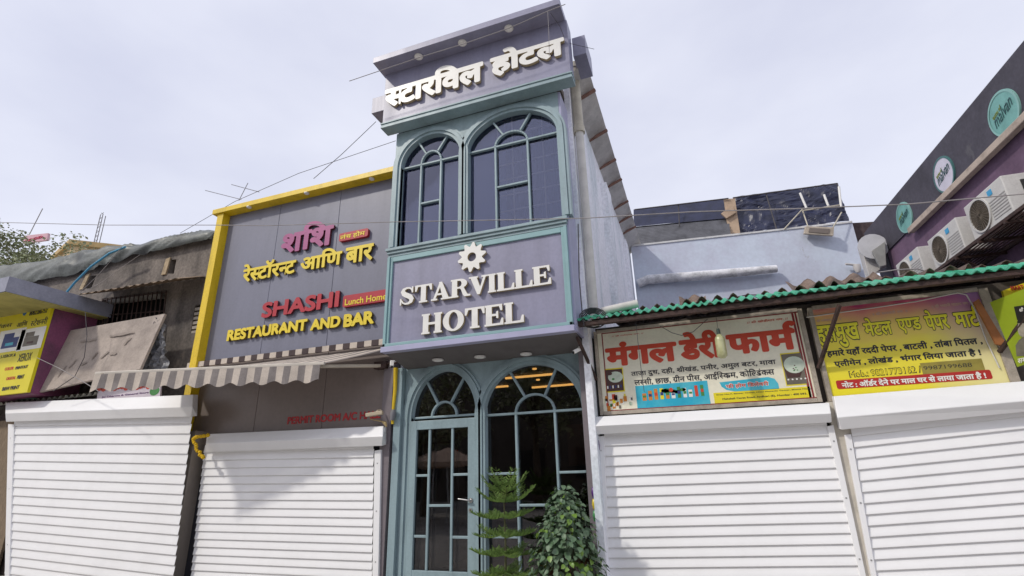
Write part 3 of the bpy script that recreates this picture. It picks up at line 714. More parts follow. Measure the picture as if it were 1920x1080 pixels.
# ================================================================== SHUTTERS
def shutter(label, Yw, hood, l0, l1, r0, r1, n, extra, railL, railR, k=0.2):
    """hood: px (topL, topR, foldL, foldR, botL, botR); l0->l1, r0->r1 first/last slat joints"""
    tl = at(*hood[0], Yw-k*.45); tr = at(*hood[1], Yw-k*.45)
    t = thing('roller_shutter', ((tl.x+tr.x)/2, Yw, 0), label, 'shutter', 'white roller shutters pulled down over the shop fronts')
    fl, fr = at(*hood[2], Yw-k), at(*hood[3], Yw-k); bl, br = at(*hood[4], Yw-k*0.62), at(*hood[5], Yw-k*0.62)
    up = Vector((0, k*.5, 0.01))
    cl, cr = bl+Vector((0, k*0.6, 0.02)), br+Vector((0, k*0.6, 0.02))
    ring_l = [tl, fl, bl, cl, tl+up]; ring_r = [tr, fr, br, cr, tr+up]
    b = MB(); v = ring_l+ring_r; m = 5
    b.add(v, [(i, (i+1) % m, m+(i+1) % m, m+i) for i in range(m)] + [tuple(range(m)), tuple(range(m, 2*m))])
    b.build('hood', SHUT, t, bevel=0.008)
    # slats
    b = MB(); prev = None
    for i in range(-2, n+extra):
        f0, f1 = i/n, (i+1)/n
        def pt(a, c, f): return at(a[0]+(c[0]-a[0])*f, a[1]+(c[1]-a[1])*f, Yw)
        A0, A1, B0, B1 = pt(l0, l1, f0), pt(l0, l1, f1), pt(r0, r1, f0), pt(r0, r1, f1)
        if max(A0.z, B0.z) < 0.03: break
        prof = [(0.0, 0.002), (0.08, 0.0015), (0.3, -0.003), (0.6, -0.010), (0.88, -0.0165), (0.97, -0.0165), (1.0, 0.004)]
        vv = []
        for f, d in prof:
            for a, c in ((A0, A1), (B0, B1)):
                q = a+(c-a)*f; vv.append((q.x, q.y+d+0.002, q.z))
        b.add(vv, [(2*j, 2*j+1, 2*j+3, 2*j+2) for j in range(len(prof)-1)], 0, True)
    o = b.build('slat_curtain', SHUT, t, fix=False)
    for rail in (railL, railR):
        if rail is None: continue
        (ta, tb, ba, bb) = rail      # px: top outer/inner, bottom outer/inner
        q = [at(*p, Yw-0.03) for p in (ta, tb, bb, ba)]
        e0 = q[3]+(q[3]-q[0])*0.12; e1 = q[2]+(q[2]-q[1])*0.12
        q[3], q[2] = e0, e1
        for w_ in q: w_.z = max(w_.z, 0.01)
        r_ = MB(); r_.slab(q, (0, 0.07, 0)); ro = r_.build('guide_rail', SHUT, t, bevel=0.004)
        s_ = MB()
        for f in (0.1, 0.45, 0.8):
            c_ = q[0]+(q[3]-q[0])*f; d_ = q[1]+(q[2]-q[1])*f; c_ = (c_+d_)/2
            s_.lathe([(0.009, -0.004), (0.009, 0)], (c_.x, c_.y, c_.z), 8, 'y')
        s_.build('screw', STEEL, ro)
    return t
shutter('leftmost white roller shutter, beside the yellow restaurant post', 6.7,
        ((10, 755), (362, 740), (10, 775), (361, 763), (11, 791), (358, 781)), (26, 816), (12, 1043), (357, 814), (326, 1080), 14, 6,
        ((15, 795), (26, 796), (1, 1080), (10, 1080)), None)
shutter('white roller shutter under the brown restaurant panel and striped awning', 6.92,
        ((388, 814), (718, 799), (386, 832), (718, 818), (384, 848), (716, 836)), (381, 864), (361, 1055), (701, 858), (698, 1069), 13, 3,
        None, ((702, 845), (714, 843), (698, 1080), (709, 1080)))
shutter('white roller shutter under the cream dairy signboard', 6.96,
        ((1109, 782), (1555, 755), (1110, 799), (1558, 775), (1112, 815), (1560, 792)), (1134, 837), (1142, 1066), (1555, 817), (1612, 1061), 12, 4,
        ((1119, 818), (1133, 817), (1126, 1080), (1142, 1080)), ((1551, 799), (1563, 797), (1613, 1080), (1624, 1080)))
shutter('rightmost white roller shutter, under the yellow and purple scrap shop sign', 6.96,
        ((1563, 743), (2030, 706), (1570, 783), (2030, 742), (1577, 806), (2030, 762)), (1601, 840), (1641, 1071), (1980, 798), (1990, 1055), 11, 3,
        ((1584, 815), (1596, 814), (1634, 1080), (1644, 1080)), None)
b = MB(); q = [at(*p, 6.99) for p in ((1557, 745), (1570, 745), (1632, 1085), (1612, 1085))]
b.box(q[0].x-0.06, q[1].x+0.10, 6.972, 7.088, 0, Z(0.68))
tag(b.build('shop_pier', mat('beige painted masonry pier', (0.55, 0.51, 0.44), 0.8, 0.2, 3), loc=(q[0].x, 7.1, 0)), 'narrow beige pier between the two right hand roller shutters', 'pier')

# ================================================================== DAIRY SIGN
YS1 = 6.99
def rect_px(tl, br, Y):
    a, c = at(*tl, Y), at(*br, Y); return a.x, c.x, c.z, a.z
def ell(cx, cz, rx, rz, n=20): return arc(cx, cz, rx, rz, 0, 360, n)[:-1]
dairy = thing('dairy_sign', (0.05, 7.05, Z(0.72)), 'cream dairy signboard with big red Devanagari name and two pictures of bowls', 'sign')
dx0, dx1, dz0, dz1 = -1.20, 1.325, Z(0.735), Z(1.80)
b = MB(); b.box(dx0, dx1, 7.0, 7.06, dz0, dz1); b.build('panel', CREAM, dairy)
b = MB(); b.box(dx0-0.045, dx0-0.001, 6.975, 7.07, dz0-0.05, dz1+0.03); b.box(dx1+0.001, dx1+0.05, 6.975, 7.07, dz0-0.05, dz1+0.03); b.box(dx0, dx1, 6.98, 7.07, dz0-0.05, dz0-0.001); b.box(dx0, dx1, 6.98, 7.07, dz1+0.001, dz1+0.045)
b.build('frame', FRAME, dairy, bevel=0.004)
b = MB()
for zz in (dz0, dz1-0.012): b.box(dx0+0.06, dx1-0.001, 6.997, 6.9995, zz, zz+0.012)
b.box(dx0+0.06, dx0+0.075, 6.997, 6.9995, dz0+0.013, dz1-0.013); b.box(dx1-0.075, dx1-0.05, 6.997, 6.9995, dz0+0.013, dz1-0.013); b.box(dx1-0.04, dx1-0.02, 6.997, 6.9995, dz0+0.013, dz1-0.013)
b.build('border_line', mat('maroon border print', (0.25, 0.03, 0.03), 0.5, 0.1), dairy)
Yt = 6.996
for w_, bl, tr in (('मंगल', (1137, 689), (1266, 630)), ('डेरी', (1277, 677), (1349, 616)), ('फार्म', (1366, 666), (1490, 600))):
    lettering('headline', word(w_, 0.048, 0.014), bl, tr, Yt, 0.003, [RED, RED], dairy)
lettering('text_line', word('ताज़ा दुध, दही, श्रीखंड, पनीर, अमुल बटर, मावा', 0.016, 0.022), (1184, 708), (1453, 671), Yt, 0.003, [INK, INK], dairy)
lettering('text_line', word('लस्सी, छाछ, ग्रीन पीस, आईस्क्रिम, कोल्ड्रिंक्स', 0.016, 0.022), (1190, 724), (1450, 688), Yt, 0.003, [INK, INK], dairy)
lettering('text_line', word('// श्री गणेशाय नमः //', 0.005, 0.025), (1147, 632), (1206, 623), Yt, 0.003, [RED, RED], dairy)
lettering('text_line', word('// श्री खोडीयार नमः //', 0.005, 0.025), (1401, 607), (1477, 594), Yt, 0.003, [RED, RED], dairy)
CYAN = mat('cyan print', (0.02, 0.36, 0.52), 0.45, 0.25, 2.5, col2=(0.12, 0.55, 0.62)); YP = mat('yellow print', (0.78, 0.66, 0.02), 0.45, 0.05)
PRN = [CYAN, YP, mat('dark brown print', (0.07, 0.03, 0.025), 0.5, 0.2), mat('milky print', (0.55, 0.63, 0.52), 0.5, 0.15, 12), mat('leaf green print', (0.05, 0.22, 0.05), 0.5, 0.2), RED, mat('navy print', (0.02, 0.04, 0.18), 0.5, 0.1), mat('grey print', (0.16, 0.14, 0.11), 0.5, 0.2), mat('orange print', (0.6, 0.22, 0.03), 0.5, 0.15), WHITE_L]
def pr(mb, tl, br, mi, lay, Y=7.0):
    x0, x1, z0, z1 = rect_px(tl, br, Y); mb.box(x0, x1, Y-0.0015-0.0012*lay, Y-0.0005-0.0011*(lay-1), z0, z1, mi)
def pe(mb, c, rx, ry, mi, lay, Y=7.0):
    p = at(*c, Y); k = (at(c[0]+10, c[1], Y).x-p.x)/10; plate(mb, [ell(p.x, p.z, rx*k, ry*k)], Y-0.0015-0.0012*lay, 0.001, mi)
m = MB(); pr(m, (1191, 724), (1333, 761), 0, 1)
rnd = random.Random(3)
for i in range(11):
    px = 1204+i*10.8; py = 747-i*0.9; h_ = rnd.choice((9, 13, 16)); pr(m, (px, py-h_), (px+9, py+4), rnd.choice((1, 2, 3, 5, 8, 9, 4)), 2); pr(m, (px+1.5, py-h_*0.55), (px+7.5, py-h_*0.2), rnd.choice((5, 4, 3, 6)), 3)
for i in range(9): pe(m, (1244+rnd.random()*44, 729+rnd.random()*6), 6, 3.2, 4, 2)
pe(m, (1258, 731), 4, 4, 5, 3); m.build('products_picture', PRN, dairy)
m = MB(); pr(m, (1133, 692), (1172, 734), 1, 1); pr(m, (1135, 694), (1170, 732), 2, 2); pe(m, (1154, 707), 14, 10.5, 3, 3); pe(m, (1150, 711), 2.6, 2, 4, 4); pe(m, (1143, 701), 5, 3, 2, 4)
for i in range(6): pr(m, (1138+i*5, 724-i*0.5), (1141+i*5, 729-i*0.5), 6 if i % 2 else 9, 3)
m.build('bowl_picture', PRN, dairy)
m = MB(); pr(m, (1462, 663), (1516, 721), 1, 1); pr(m, (1464, 665), (1514, 719), 7, 2)
p0 = [at(*p, 7.0) for p in ((1468, 686), (1509, 684), (1500, 707), (1477, 709))]; plate(m, [[(p.x, p.z) for p in p0]], 6.995, 0.0015, 2)
pe(m, (1489, 684), 20, 18, 3, 4)
for i in range(6): pe(m, (1484+rnd.random()*14, 682+rnd.random()*14), 1.6, 1.1, 4 if i % 2 else 2, 5)
for i in range(5): pe(m, (1478+i*8, 712-i*0.6), 1.8, 1.8, 9, 4)
m.build('bowl_picture', PRN, dairy)
m = MB()
for i in range(34): 
    px = 1133+rnd.random()*50; py = 738+rnd.random()*24; s_ = 3+rnd.random()*5; pr(m, (px, py), (px+s_, py+s_*1.3), rnd.choice((1, 3, 4, 7, 8, 9, 2, 5, 3)), 1+(i % 4))
m.build('products_picture', PRN, dairy)
m = MB(); q = [at(*p, 7.0) for p in ((1349, 717), (1440, 707), (1452, 710), (1459, 719), (1461, 729), (1380, 734), (1362, 731), (1353, 725))]; plate(m, [[(p.x, p.z) for p in q]], 6.997, 0.002, 0); m.build('blue_ribbon', PRN, dairy)
lettering('text_line', word('फ्री होम डिलेवरी', 0.05, 0.022), (1361, 730), (1441, 713), 6.9955, 0.001, [WHITE_L, WHITE_L], dairy)
lettering('text_line', word('फ्री होम डिलेवरी', 0.02, 0.022), (1362, 729), (1440, 714), 6.9940, 0.001, [RED, RED], dairy)
x0, x1, z0, z1 = rect_px((1337, 735), (1527, 757), 7.0); m = MB(); m.box(x0, dx1-0.05, 6.997, 6.9994, dz0+0.013, z0+0.205); m.build('address_band', YP, dairy)
lettering('text_line', word('Shop No.7, Baxter Chawl, Near Pinnacle Tower, Shanti Nagar,', 0.022, 0.025), (1343, 742), (1524, 727), 6.9955, 0.001, [INK, INK], dairy)
lettering('text_line', word('Mahakali Caves Road, Andheri (E), Mumbai - 400 093.', 0.022, 0.025), (1355, 751), (1513, 736), 6.9955, 0.001, [INK, INK], dairy)

# ================================================================== SCRAP SIGN
scr = thing('scrap_dealer_sign', (2.3, 7.05, Z(0.72)), 'yellow and purple flex signboard with yellow outlined Devanagari heading and a red bottom strip', 'sign')
SC = bpy.data.materials.new('printed yellow to purple flex'); SC.use_nodes = True
nt = SC.node_tree; n = nt.nodes; l = nt.links; pb = n['Principled BSDF']; pb.inputs['Roughness'].default_value = 0.4
tc = n.new('ShaderNodeTexCoord'); sp = n.new('ShaderNodeSeparateXYZ'); l.new(tc.outputs['Generated'], sp.inputs[0])
nz = n.new('ShaderNodeTexNoise'); nz.inputs['Scale'].default_value = 2.2; nz.inputs['Detail'].default_value = 3; l.new(tc.outputs['Generated'], nz.inputs['Vector'])
def mth(op, a, b2):
    q = n.new('ShaderNodeMath'); q.operation = op
    for i, v in enumerate((a, b2)):
        if isinstance(v, (int, float)): q.inputs[i].default_value = v
        else: l.new(v, q.inputs[i])
    return q.outputs[0]
f = mth('ADD', mth('ADD', mth('MULTIPLY', sp.outputs[2], 0.80), mth('MULTIPLY', sp.outputs[0], 0.18)), mth('MULTIPLY', mth('SUBTRACT', nz.outputs['Fac'], 0.5), 0.5))
cr = n.new('ShaderNodeValToRGB'); l.new(f, cr.inputs[0]); e = cr.color_ramp.elements
e[0].position = 0.0; e[0].color = (0.85, 0.74, 0.02, 1); e[1].position = 1.0; e[1].color = (0.16, 0.07, 0.22, 1)
for pos, c_ in ((0.52, (0.82, 0.70, 0.06, 1)), (0.68, (0.78, 0.52, 0.16, 1)), (0.80, (0.72, 0.32, 0.22, 1)), (0.91, (0.50, 0.05, 0.16, 1))):
    x_ = e.new(pos); x_.color = c_
cr2 = n.new('ShaderNodeValToRGB'); l.new(mth('ADD', sp.outputs[0], mth('MULTIPLY', mth('SUBTRACT', nz.outputs['Fac'], 0.5), 0.4)), cr2.inputs[0]); e2 = cr2.color_ramp.elements
e2[0].position = 0.58; e2[0].color = (0, 0, 0, 1); e2[1].position = 0.95; e2[1].color = (0.7, 0.7, 0.7, 1)
cr3 = n.new('ShaderNodeValToRGB'); l.new(sp.outputs[2], cr3.inputs[0]); e3 = cr3.color_ramp.elements
e3[0].position = 0.25; e3[0].color = (0.82, 0.76, 0.48, 1); e3[1].position = 0.85; e3[1].color = (0.33, 0.20, 0.42, 1)
mx = n.new('ShaderNodeMix'); mx.data_type = 'RGBA'; l.new(cr2.outputs[0], mx.inputs[0]); l.new(cr.outputs[0], mx.inputs[6]); l.new(cr3.outputs[0], mx.inputs[7]); l.new(mx.outputs[2], pb.inputs['Base Color'])
sx0, sx1, sz0, sz1 = 1.49, 3.17, Z(0.735), Z(1.80)
b = MB(); b.box(sx0, sx1, 7.0, 7.06, sz0, sz1); b.build('panel', SC, scr)
b = MB(); b.box(sx0-0.05, sx0-0.001, 6.98, 7.07, sz0-0.05, sz1+0.03); b.box(sx1+0.001, sx1+0.09, 6.98, 7.07, sz0-0.05, sz1+0.03); b.box(sx0, sx1, 6.985, 7.07, sz1+0.001, sz1+0.05); b.build('frame', FRAME, scr, bevel=0.004)
for w_, bl, tr in (('हसमुख', (1536, 655), (1607, 604)), ('मेटल', (1624, 631), (1666, 592)), ('एण्ड', (1688, 627), (1723, 594)), ('पेपर', (1740, 620), (1771, 578)), ('मार्ट', (1795, 615), (1828, 571))):
    c1 = word(w_, 0.026, 0.016); c2 = word(w_, 0.062, 0.016); rf = bbox(c1)
    lettering('headline_outline', c2, bl, tr, 6.997, 0.002, [INK, INK], scr, ref=rf)
    lettering('headline', c1, bl, tr, 6.9945, 0.002, [mat('lime yellow print', (0.86, 0.80, 0.03), 0.45, 0.05)]*2, scr, ref=rf)
lettering('text_line', word('हमारे यहाँ रददी पेपर , बाटली , तांबा पितल ,', 0.034, 0.02), (1552, 671), (1838, 629), 6.997, 0.002, [INK, INK], scr)
lettering('text_line', word('एलीमेन , लोखंड , भंगार लिया जाता है !', 0.034, 0.02), (1566, 690), (1836, 652), 6.997, 0.002, [INK, INK], scr)
c1 = word('Mob.: 9821773162 /', 0.008, 0.018); c2 = word('Mob.: 9821773162 /', 0.036, 0.018); rf = bbox(c1)
lettering('text_line', c2, (1594, 708), (1725, 686), 6.997, 0.002, [INK, INK], scr, ref=rf)
lettering('text_line', c1, (1595, 707), (1724, 687), 6.9945, 0.002, [YP, YP], scr, ref=rf)
m = MB(); x0, x1, z0, z1 = rect_px((1726, 686), (1847, 693), 7.0); m.box(x0, x1, 6.997, 6.9994, z0-0.015, z1+0.03); m.build('pasted_strip', mat('olive paper strip', (0.30, 0.25, 0.05), 0.7, 0.2, 6), scr)
lettering('handwriting', word('9987199688', -0.008, 0.018), (1733, 694), (1821, 680), 6.9955, 0.001, [INK, INK], scr)
badge('red_strip', (1569, 716), (1858, 690), (1859, 709), (1569, 731), 6.9965, 0.003, mat('red strip print', (0.45, 0.02, 0.015), 0.45, 0.1), scr, 0.02)
lettering('text_line', word('नोट : ऑर्डर देने पर माल घर से लाया जाता है !', 0.034, 0.02), (1580, 729), (1846, 696), 6.9925, 0.002, [WHITE_L, WHITE_L], scr)
for w_, bl, tr in (('॥ श्री गणेशाय नमः ॥', (1527, 605), (1576, 594)), ('॥ श्री सरस्वती नमः ॥', (1637, 592), (1700, 579)), ('॥ श्री भवानी माताय नमः ॥', (1748, 578), (1822, 563))):
    lettering('text_line', word(w_, 0.02, 0.025), bl, tr, 6.997, 0.002, [mat('pale pink print', (0.6, 0.4, 0.33), 0.5, 0.1)]*2, scr)
b = MB(); pts = [at(*p, 6.98) for p in ((1512, 595), (1560, 588), (1640, 577), (1720, 565), (1795, 549), (1812, 553), (1828, 580), (1850, 640), (1874, 690))]
b.tube(pts, 0.007, 6); tag(b.build('loose_cable', PVCW, loc=pts[0]), 'thin pale cable looping along the top and right edge of the purple scrap sign', 'cable')

# backing walls behind right shops
b = MB(); b.box(-1.236, 6.5, 7.09, 7.25, 0, Z(1.9)); b.box(-1.236, 6.5, 7.25, 9.0, Z(1.7), Z(1.78))
tag(b.build('shop_row', mat('dim shop wall', (0.09, 0.075, 0.065), 0.9, 0.3, 3), loc=(2, 7.2, 0)), 'low row of shops behind the signboards and roller shutters on the right', 'shops')

# ================================================================== GREEN EAVE OVER THE RIGHT SHOPS
def corr(mb, x0, x1, p0, p1, pitch, amp, mi=0, seg=6, rag=None, th=0.006):
    """corrugated sheet, ridges running from (y,z)=p0 (front) to p1 (back)"""
    n = max(2, int((x1-x0)/pitch*seg)); dy, dz = p1[0]-p0[0], p1[1]-p0[1]; L_ = math.hypot(dy, dz); ny, nz_ = -dz/L_, dy/L_
    for side in (0, 1):
        vv = []
        for i in range(n+1):
            x = x0+(x1-x0)*i/n; h = amp*math.cos(2*math.pi*(x-x0)/pitch) - side*th
            j = rag(x) if rag else 0
            vv += [(x, p0[0]+ny*h-dy/L_*j, p0[1]+nz_*h-dz/L_*j), (x, p1[0]+ny*h, p1[1]+nz_*h)]
        b0 = len(mb.v)
        mb.add(vv, [(2*i, 2*i+2, 2*i+3, 2*i+1) for i in range(n)], mi, True)
    k = len(mb.v)-2*len(vv)
    mb.f += [[k+2*i, k+2*i+2, k+len(vv)+2*i+2, k+len(vv)+2*i] for i in range(n)]; mb.m += [mi]*n; mb.sm += [False]*n
eave = thing('green_canopy', (1.5, 6.4, Z(1.8)), 'long green corrugated canopy over the right hand shop signs, on a rusty iron frame', 'canopy')
ex0, ex1 = -1.56, 4.9
er = random.Random(5)
b = MB(); x = ex0; k = 0
while x < ex1:
    w_ = 0.9; corr(b, x, min(x+w_, ex1), (6.38+er.uniform(-.012, .012), Z(1.862)+er.uniform(-.006, .006)), (6.80, Z(2.012)+er.uniform(-.006, .01)), 0.1, 0.017, rag=lambda x: 0.008*math.sin(x*37)); x += w_-0.02; k += 1
b.build('corrugated_sheet', GREENC, eave, fix=False)
b = MB(); b.box(-1.45, ex1, 6.42, 6.46, Z(1.785), Z(1.835)); b.box(-1.45, ex1, 6.461, 6.50, Z(1.785), Z(1.791)); b.build('front_beam', RUST, eave)
b = MB(); b.box(-1.2, ex1, 6.66, 6.71, Z(1.86), Z(1.925)); b.build('rear_beam', RUST, eave)
for px, py in ((1082, 628), (1572, 572), (1935, 585)):
    a = at(px, py, 6.45); b = MB(); b.bar((a.x, 6.46, Z(1.79)), (a.x, 7.08, Z(1.95)), 0.04, 0.05); b.build('rafter', RUST, eave)
for p, q in (((1082, 632), (1118, 712)), ((1574, 572), (1535, 690)), ((1928, 590), (1874, 660))):
    b = MB(); b.bar(at(*p, 6.47), at(*q, 6.97), 0.035, 0.035); b.build('strut', RUST, eave)
b = MB(); corr(b, -1.1, 4.7, (6.83, Z(2.045)), (8.9, Z(2.32)), 0.19, 0.045, rag=lambda x: 0.10*math.sin(x*5.1)+0.05*math.sin(x*13))
tag(b.build('old_roof_sheets', OLDC, loc=(1.5, 7.5, Z(2.0)), fix=False), 'weathered brown corrugated roof just behind the green canopy edge', 'roof')
a = at(1277, 588, 6.9); c = at(1329, 585, 6.9); b = MB(); corr(b, a.x, c.x, (6.86, a.z-0.02), (7.12, at(1300, 556, 7.12).z), 0.20, 0.035)
tag(b.build('roof_sheet_scrap', OLDC, loc=(a.x, 6.9, a.z), fix=False), 'short brown corrugated offcut standing up on the canopy before the pale blue wall', 'roof sheet')
a = at(1488, 560, 6.95); c = at(1660, 530, 6.95); b = MB(); corr(b, a.x, c.x, (6.80, a.z-0.02), (7.25, at(1575, 522, 7.25).z+0.01), 0.26, 0.045)
tag(b.build('roof_sheet_scrap', OLDC, loc=(a.x, 6.95, a.z), fix=False), 'broad wavy brown sheet lying on the canopy in front of the air conditioners', 'roof sheet')
# lamp hanging before the dairy sign
t = thing('hanging_lamp', at(1346, 600, 6.6), 'glass jar lamp hanging on a wire in front of the red dairy lettering', 'lamp')
p = at(1350, 640, 6.6); top_ = at(1342, 590, 6.6)
b = MB(); b.tube([top_, Vector((p.x, p.y, at(1347, 615, 6.6).z))], 0.003, 6); b.build('flex', WIRE, t)
zt, zb = at(1347, 616, 6.6).z, at(1352, 672, 6.6).z; k = zt-zb
b = MB(); b.lathe([(0.016, 0), (0.02, -0.06*k), (0.024, -.2*k)], (p.x, p.y, zt), 14); b.build('cap', mat('dark green cap', (0.02, 0.04, 0.03), 0.5), t)
b = MB(); b.lathe([(0.024, 0), (0.05, -.1*k), (0.058, -.16*k), (0.06, -.6*k), (0.058, -.72*k), (0.03, -.8*k)], (p.x, p.y, zt-.2*k), 18); b.build('jar', mat('yellowed translucent jar', (0.42, 0.42, 0.22), 0.2, 0.25, 8, coat=0.6), t)
for lab, pts, Y, r, m in (
    ('dark wire dropping from the canopy beam across the dairy sign lettering', ((1192, 603), (1196, 640), (1203, 700), (1208, 735)), 6.5, .004, WIRE),
    ('slack dark cable drooping in a loop over the top of the dairy sign', ((1237, 611), (1260, 624), (1278, 629), (1300, 622), (1327, 598)), 6.7, .004, WIRE)):
    q = [at(*p, Y) for p in pts]; b = MB(); b.tube(q, r, 6); tag(b.build('cable', m, loc=q[0]), lab, 'cable')

# ================================================================== BLUE WALL, TARP SHED
def wallquad(tl, tr, Y0, Y1, zb, th):
    a, c = at(*tl, Y0), at(*tr, Y1); return [Vector((a.x, a.y, zb)), Vector((c.x, c.y, zb)), c, a]
q = wallquad((1183, 463), (1598, 418), 14.0, 14.75, 0, .2); b = MB(); b.slab(q, (0.02, 0.25, 0))
bw = thing('blue_building', (1.6, 14.3, 0), 'pale blue limewashed back building wall above the green canopy', 'building')
b.build('wall', BLUEW, bw)
b = MB(); q2 = [q[3]+Vector((0, -.03, 0)), q[2]+Vector((0, -.03, 0)), q[2]+Vector((0, -.03, .05)), q[3]+Vector((0, -.03, .05))]; b.slab(q2, (0, .35, 0)); b.build('coping', mat('white coping plaster', (0.6, 0.6, 0.6), 0.9, 0.2, 4), bw)
b = MB(); pp = [at(*p, Y) for p, Y in (((1196, 532), 13.9), ((1215, 524), 13.9), ((1300, 518), 14.0), ((1380, 511), 14.15), ((1456, 504), 14.3))]; b.tube(pp, [.12, .13, .13, .12, .10], 10)
b.build('plastered_pipe', mat('peeling white paint pipe', (0.62, 0.62, 0.64), 0.85, 0.4, 5, bump=0.6, bscale=12), bw)
b = MB(); p = at(1606, 497, 14.6); b.lathe([(.09, 0), (.09, -.1), (.05, -.2)], p, 12); b.tube([p, p+Vector((-.25, -.05, .05))], .03, 8); b.build('wall_lamp', mat('dusty white lamp', (0.55, 0.52, 0.5), 0.6), bw)
shed = thing('roof_shed', (1.6, 15, Z(6.1)), 'dark blue tarpaulin covered shed standing on the pale blue building', 'shed')
from mathutils import noise as MN
def crumple(q, nx, nz, amp, seed, fr=6.0):
    vv = []; nrm = ((q[1]-q[0]).cross(q[3]-q[0])).normalized(); so = Vector((seed*7.3, seed*3.1, 0))
    for j in range(nz+1):
        for i in range(nx+1):
            u, w_ = i/nx, j/nz; p = (q[0]*(1-u)+q[1]*u)*(1-w_) + (q[3]*(1-u)+q[2]*u)*w_
            c = Vector((u*fr*.55+w_*fr*.25, w_*fr*.42-u*fr*.12, 0))+so
            c += Vector((MN.noise(c*.6), MN.noise(c*.6+Vector((9, 4, 2))), 0))*.9
            h = (1-abs(MN.noise(c)))*.9+(1-abs(MN.noise(c*2.3)))*.45+MN.noise(c*5)*.12-.95
            vv.append(p+nrm*amp*h*2)
    return vv, [(j*(nx+1)+i, j*(nx+1)+i+1, (j+1)*(nx+1)+i+1, (j+1)*(nx+1)+i) for j in range(nz) for i in range(nx)]
q = [at(*p, Y) for p, Y in (((1374, 440), 14.9), ((1592, 415), 15.0), ((1570, 344), 15.2), ((1374, 371), 15.1))]
b = MB(); b.add(*crumple(q, 70, 30, 0.07, 3, 7)); b.build('tarpaulin', TARPB, shed, fix=False)
q = [at(*p, Y) for p, Y in (((1188, 425), 14.9), ((1366, 409), 14.9), ((1366, 373), 15.2), ((1188, 393), 15.2))]
b = MB(); b.add(*crumple(q, 40, 8, 0.015, 5, 2)); b.build('smooth_tarpaulin', TARPB, shed, fix=False)
q = [at(*p, Y) for p, Y in (((1186, 466), 14.4), ((1370, 440), 14.5), ((1366, 409), 15.0), ((1186, 426), 15.0))]
b = MB(); vv, ff = crumple(q, 2, 96, 0.0, 1); 
vv = [v+Vector((0, -.5, .8)).normalized()*0.03*math.sin((i//3)*0.9) for i, v in enumerate(vv)]
b.add(vv, ff, 0, True); b.build('corrugated_lean_to', mat('shiny grey roofing', (0.16, 0.16, 0.17), 0.3, 0.3, 3, metal=0.6), shed, fix=False)
for pa, pb in (((1272, 383), (1274, 424)), ((1190, 393), (1366, 372)), ((1374, 371), (1570, 344)), ((1570, 344), (1574, 370)), ((1436, 362), (1457, 433))):
    b = MB(); b.tube([at(*pa, 14.85), at(*pb, 14.75)], .02, 6); b.build('frame_rod', WIRE, shed)
b = MB(); qq = [at(*p, 14.8) for p in ((1366, 437), (1388, 438), (1378, 372), (1357, 373))]; b.slab(qq, (0, .1, 0)); qq = [at(*p, 14.7) for p in ((1352, 400), (1362, 409), (1380, 398), (1372, 385))]; b.slab(qq, (0, .08, 0)); b.build('plywood_patch', mat('tan plywood patch', (0.42, 0.31, 0.22), 0.8, 0.2, 4), shed)
fl = thing('floodlight', at(1535, 440, 14.4), 'beige rectangular floodlight hanging at the top of the pale blue wall', 'floodlight')
b = MB(); qq = [at(*p, 14.35) for p in ((1508, 438), (1563, 442), (1564, 426), (1511, 424))]; b.slab(qq, (0, .15, .04)); b.build('housing', mat('beige lamp housing', (0.42, 0.36, 0.29), 0.6, 0.2, 5), fl, bevel=.01)
b = MB(); qq = [at(*p, 14.33) for p in ((1516, 435), (1554, 438), (1556, 429), (1518, 427))]; b.slab(qq, (0, .012, 0)); b.build('lens', mat('grey brown lens', (0.16, 0.13, 0.11), 0.3), fl)
b = MB(); 
for pa, pb in (((1515, 425), (1505, 395)), ((1562, 426), (1578, 398)), ((1505, 395), (1578, 384)), ((1505, 392), (1470, 430))): b.tube([at(*pa, 14.4), at(*pb, 14.5)], .018, 6)
b.build('bracket', PVC, fl)
for i, (pa, pb) in enumerate((((1500, 362), (1512, 390)), ((1545, 365), (1553, 386)), ((1573, 350), (1577, 388)))):
    b = MB(); b.tube([at(*pa, 14.5), at(*pb, 14.5)], .03, 8)
    tag(b.build('tube_light', WHITE_L, loc=at(*pb, 14.5)), ('slanting white rod tied on the blue tarpaulin, farthest from the shed corner', 'short white rod in the middle of the blue tarpaulin', 'white rod along the corner edge of the tarpaulin shed')[i], 'rod')
b = MB(); qq = [at(*p, 15.5) for p in ((1600, 470), (1650, 470), (1650, 415), (1598, 418))]; b.slab(qq, (0, .3, 0))
tag(b.build('brick_chimney', mat('dark brown brickwork', (0.07, 0.05, 0.05), 0.95, .3, 8), loc=qq[0]), 'low dark brown masonry between the pale blue wall and the charcoal parapet', 'masonry')
# sheet metal duct and dish beside the charcoal building
d_ = thing('metal_duct', at(1640, 500, 12.8), 'bent grey sheet metal duct between the blue wall and the plum building', 'duct')
b = MB(); qq = [at(*p, 12.9) for p in ((1630, 520), (1655, 502), (1640, 440), (1612, 455))]; b.slab(qq, (0, .25, 0)); b.build('sheet', METALR, d_, bevel=.01)
b = MB(); qq = [at(*p, 12.6) for p in ((1650, 500), (1662, 497), (1660, 452), (1634, 470))]; b.slab(qq, (0.05, .2, 0)); b.build('hood', mat('grey zinc', (0.30, 0.30, 0.29), .5, .2, 4), d_, bevel=.01)
b = MB(); c = at(1637, 462, 12.75); b.lathe([(0.01, .06), (.2, .03), (.3, 0), (.3, -.01)], c, 20, 'y'); tag(b.build('satellite_dish', mat('pale dish', (0.55, 0.55, 0.58), .5), loc=c), 'small pale dish on the edge of the charcoal parapet', 'dish')

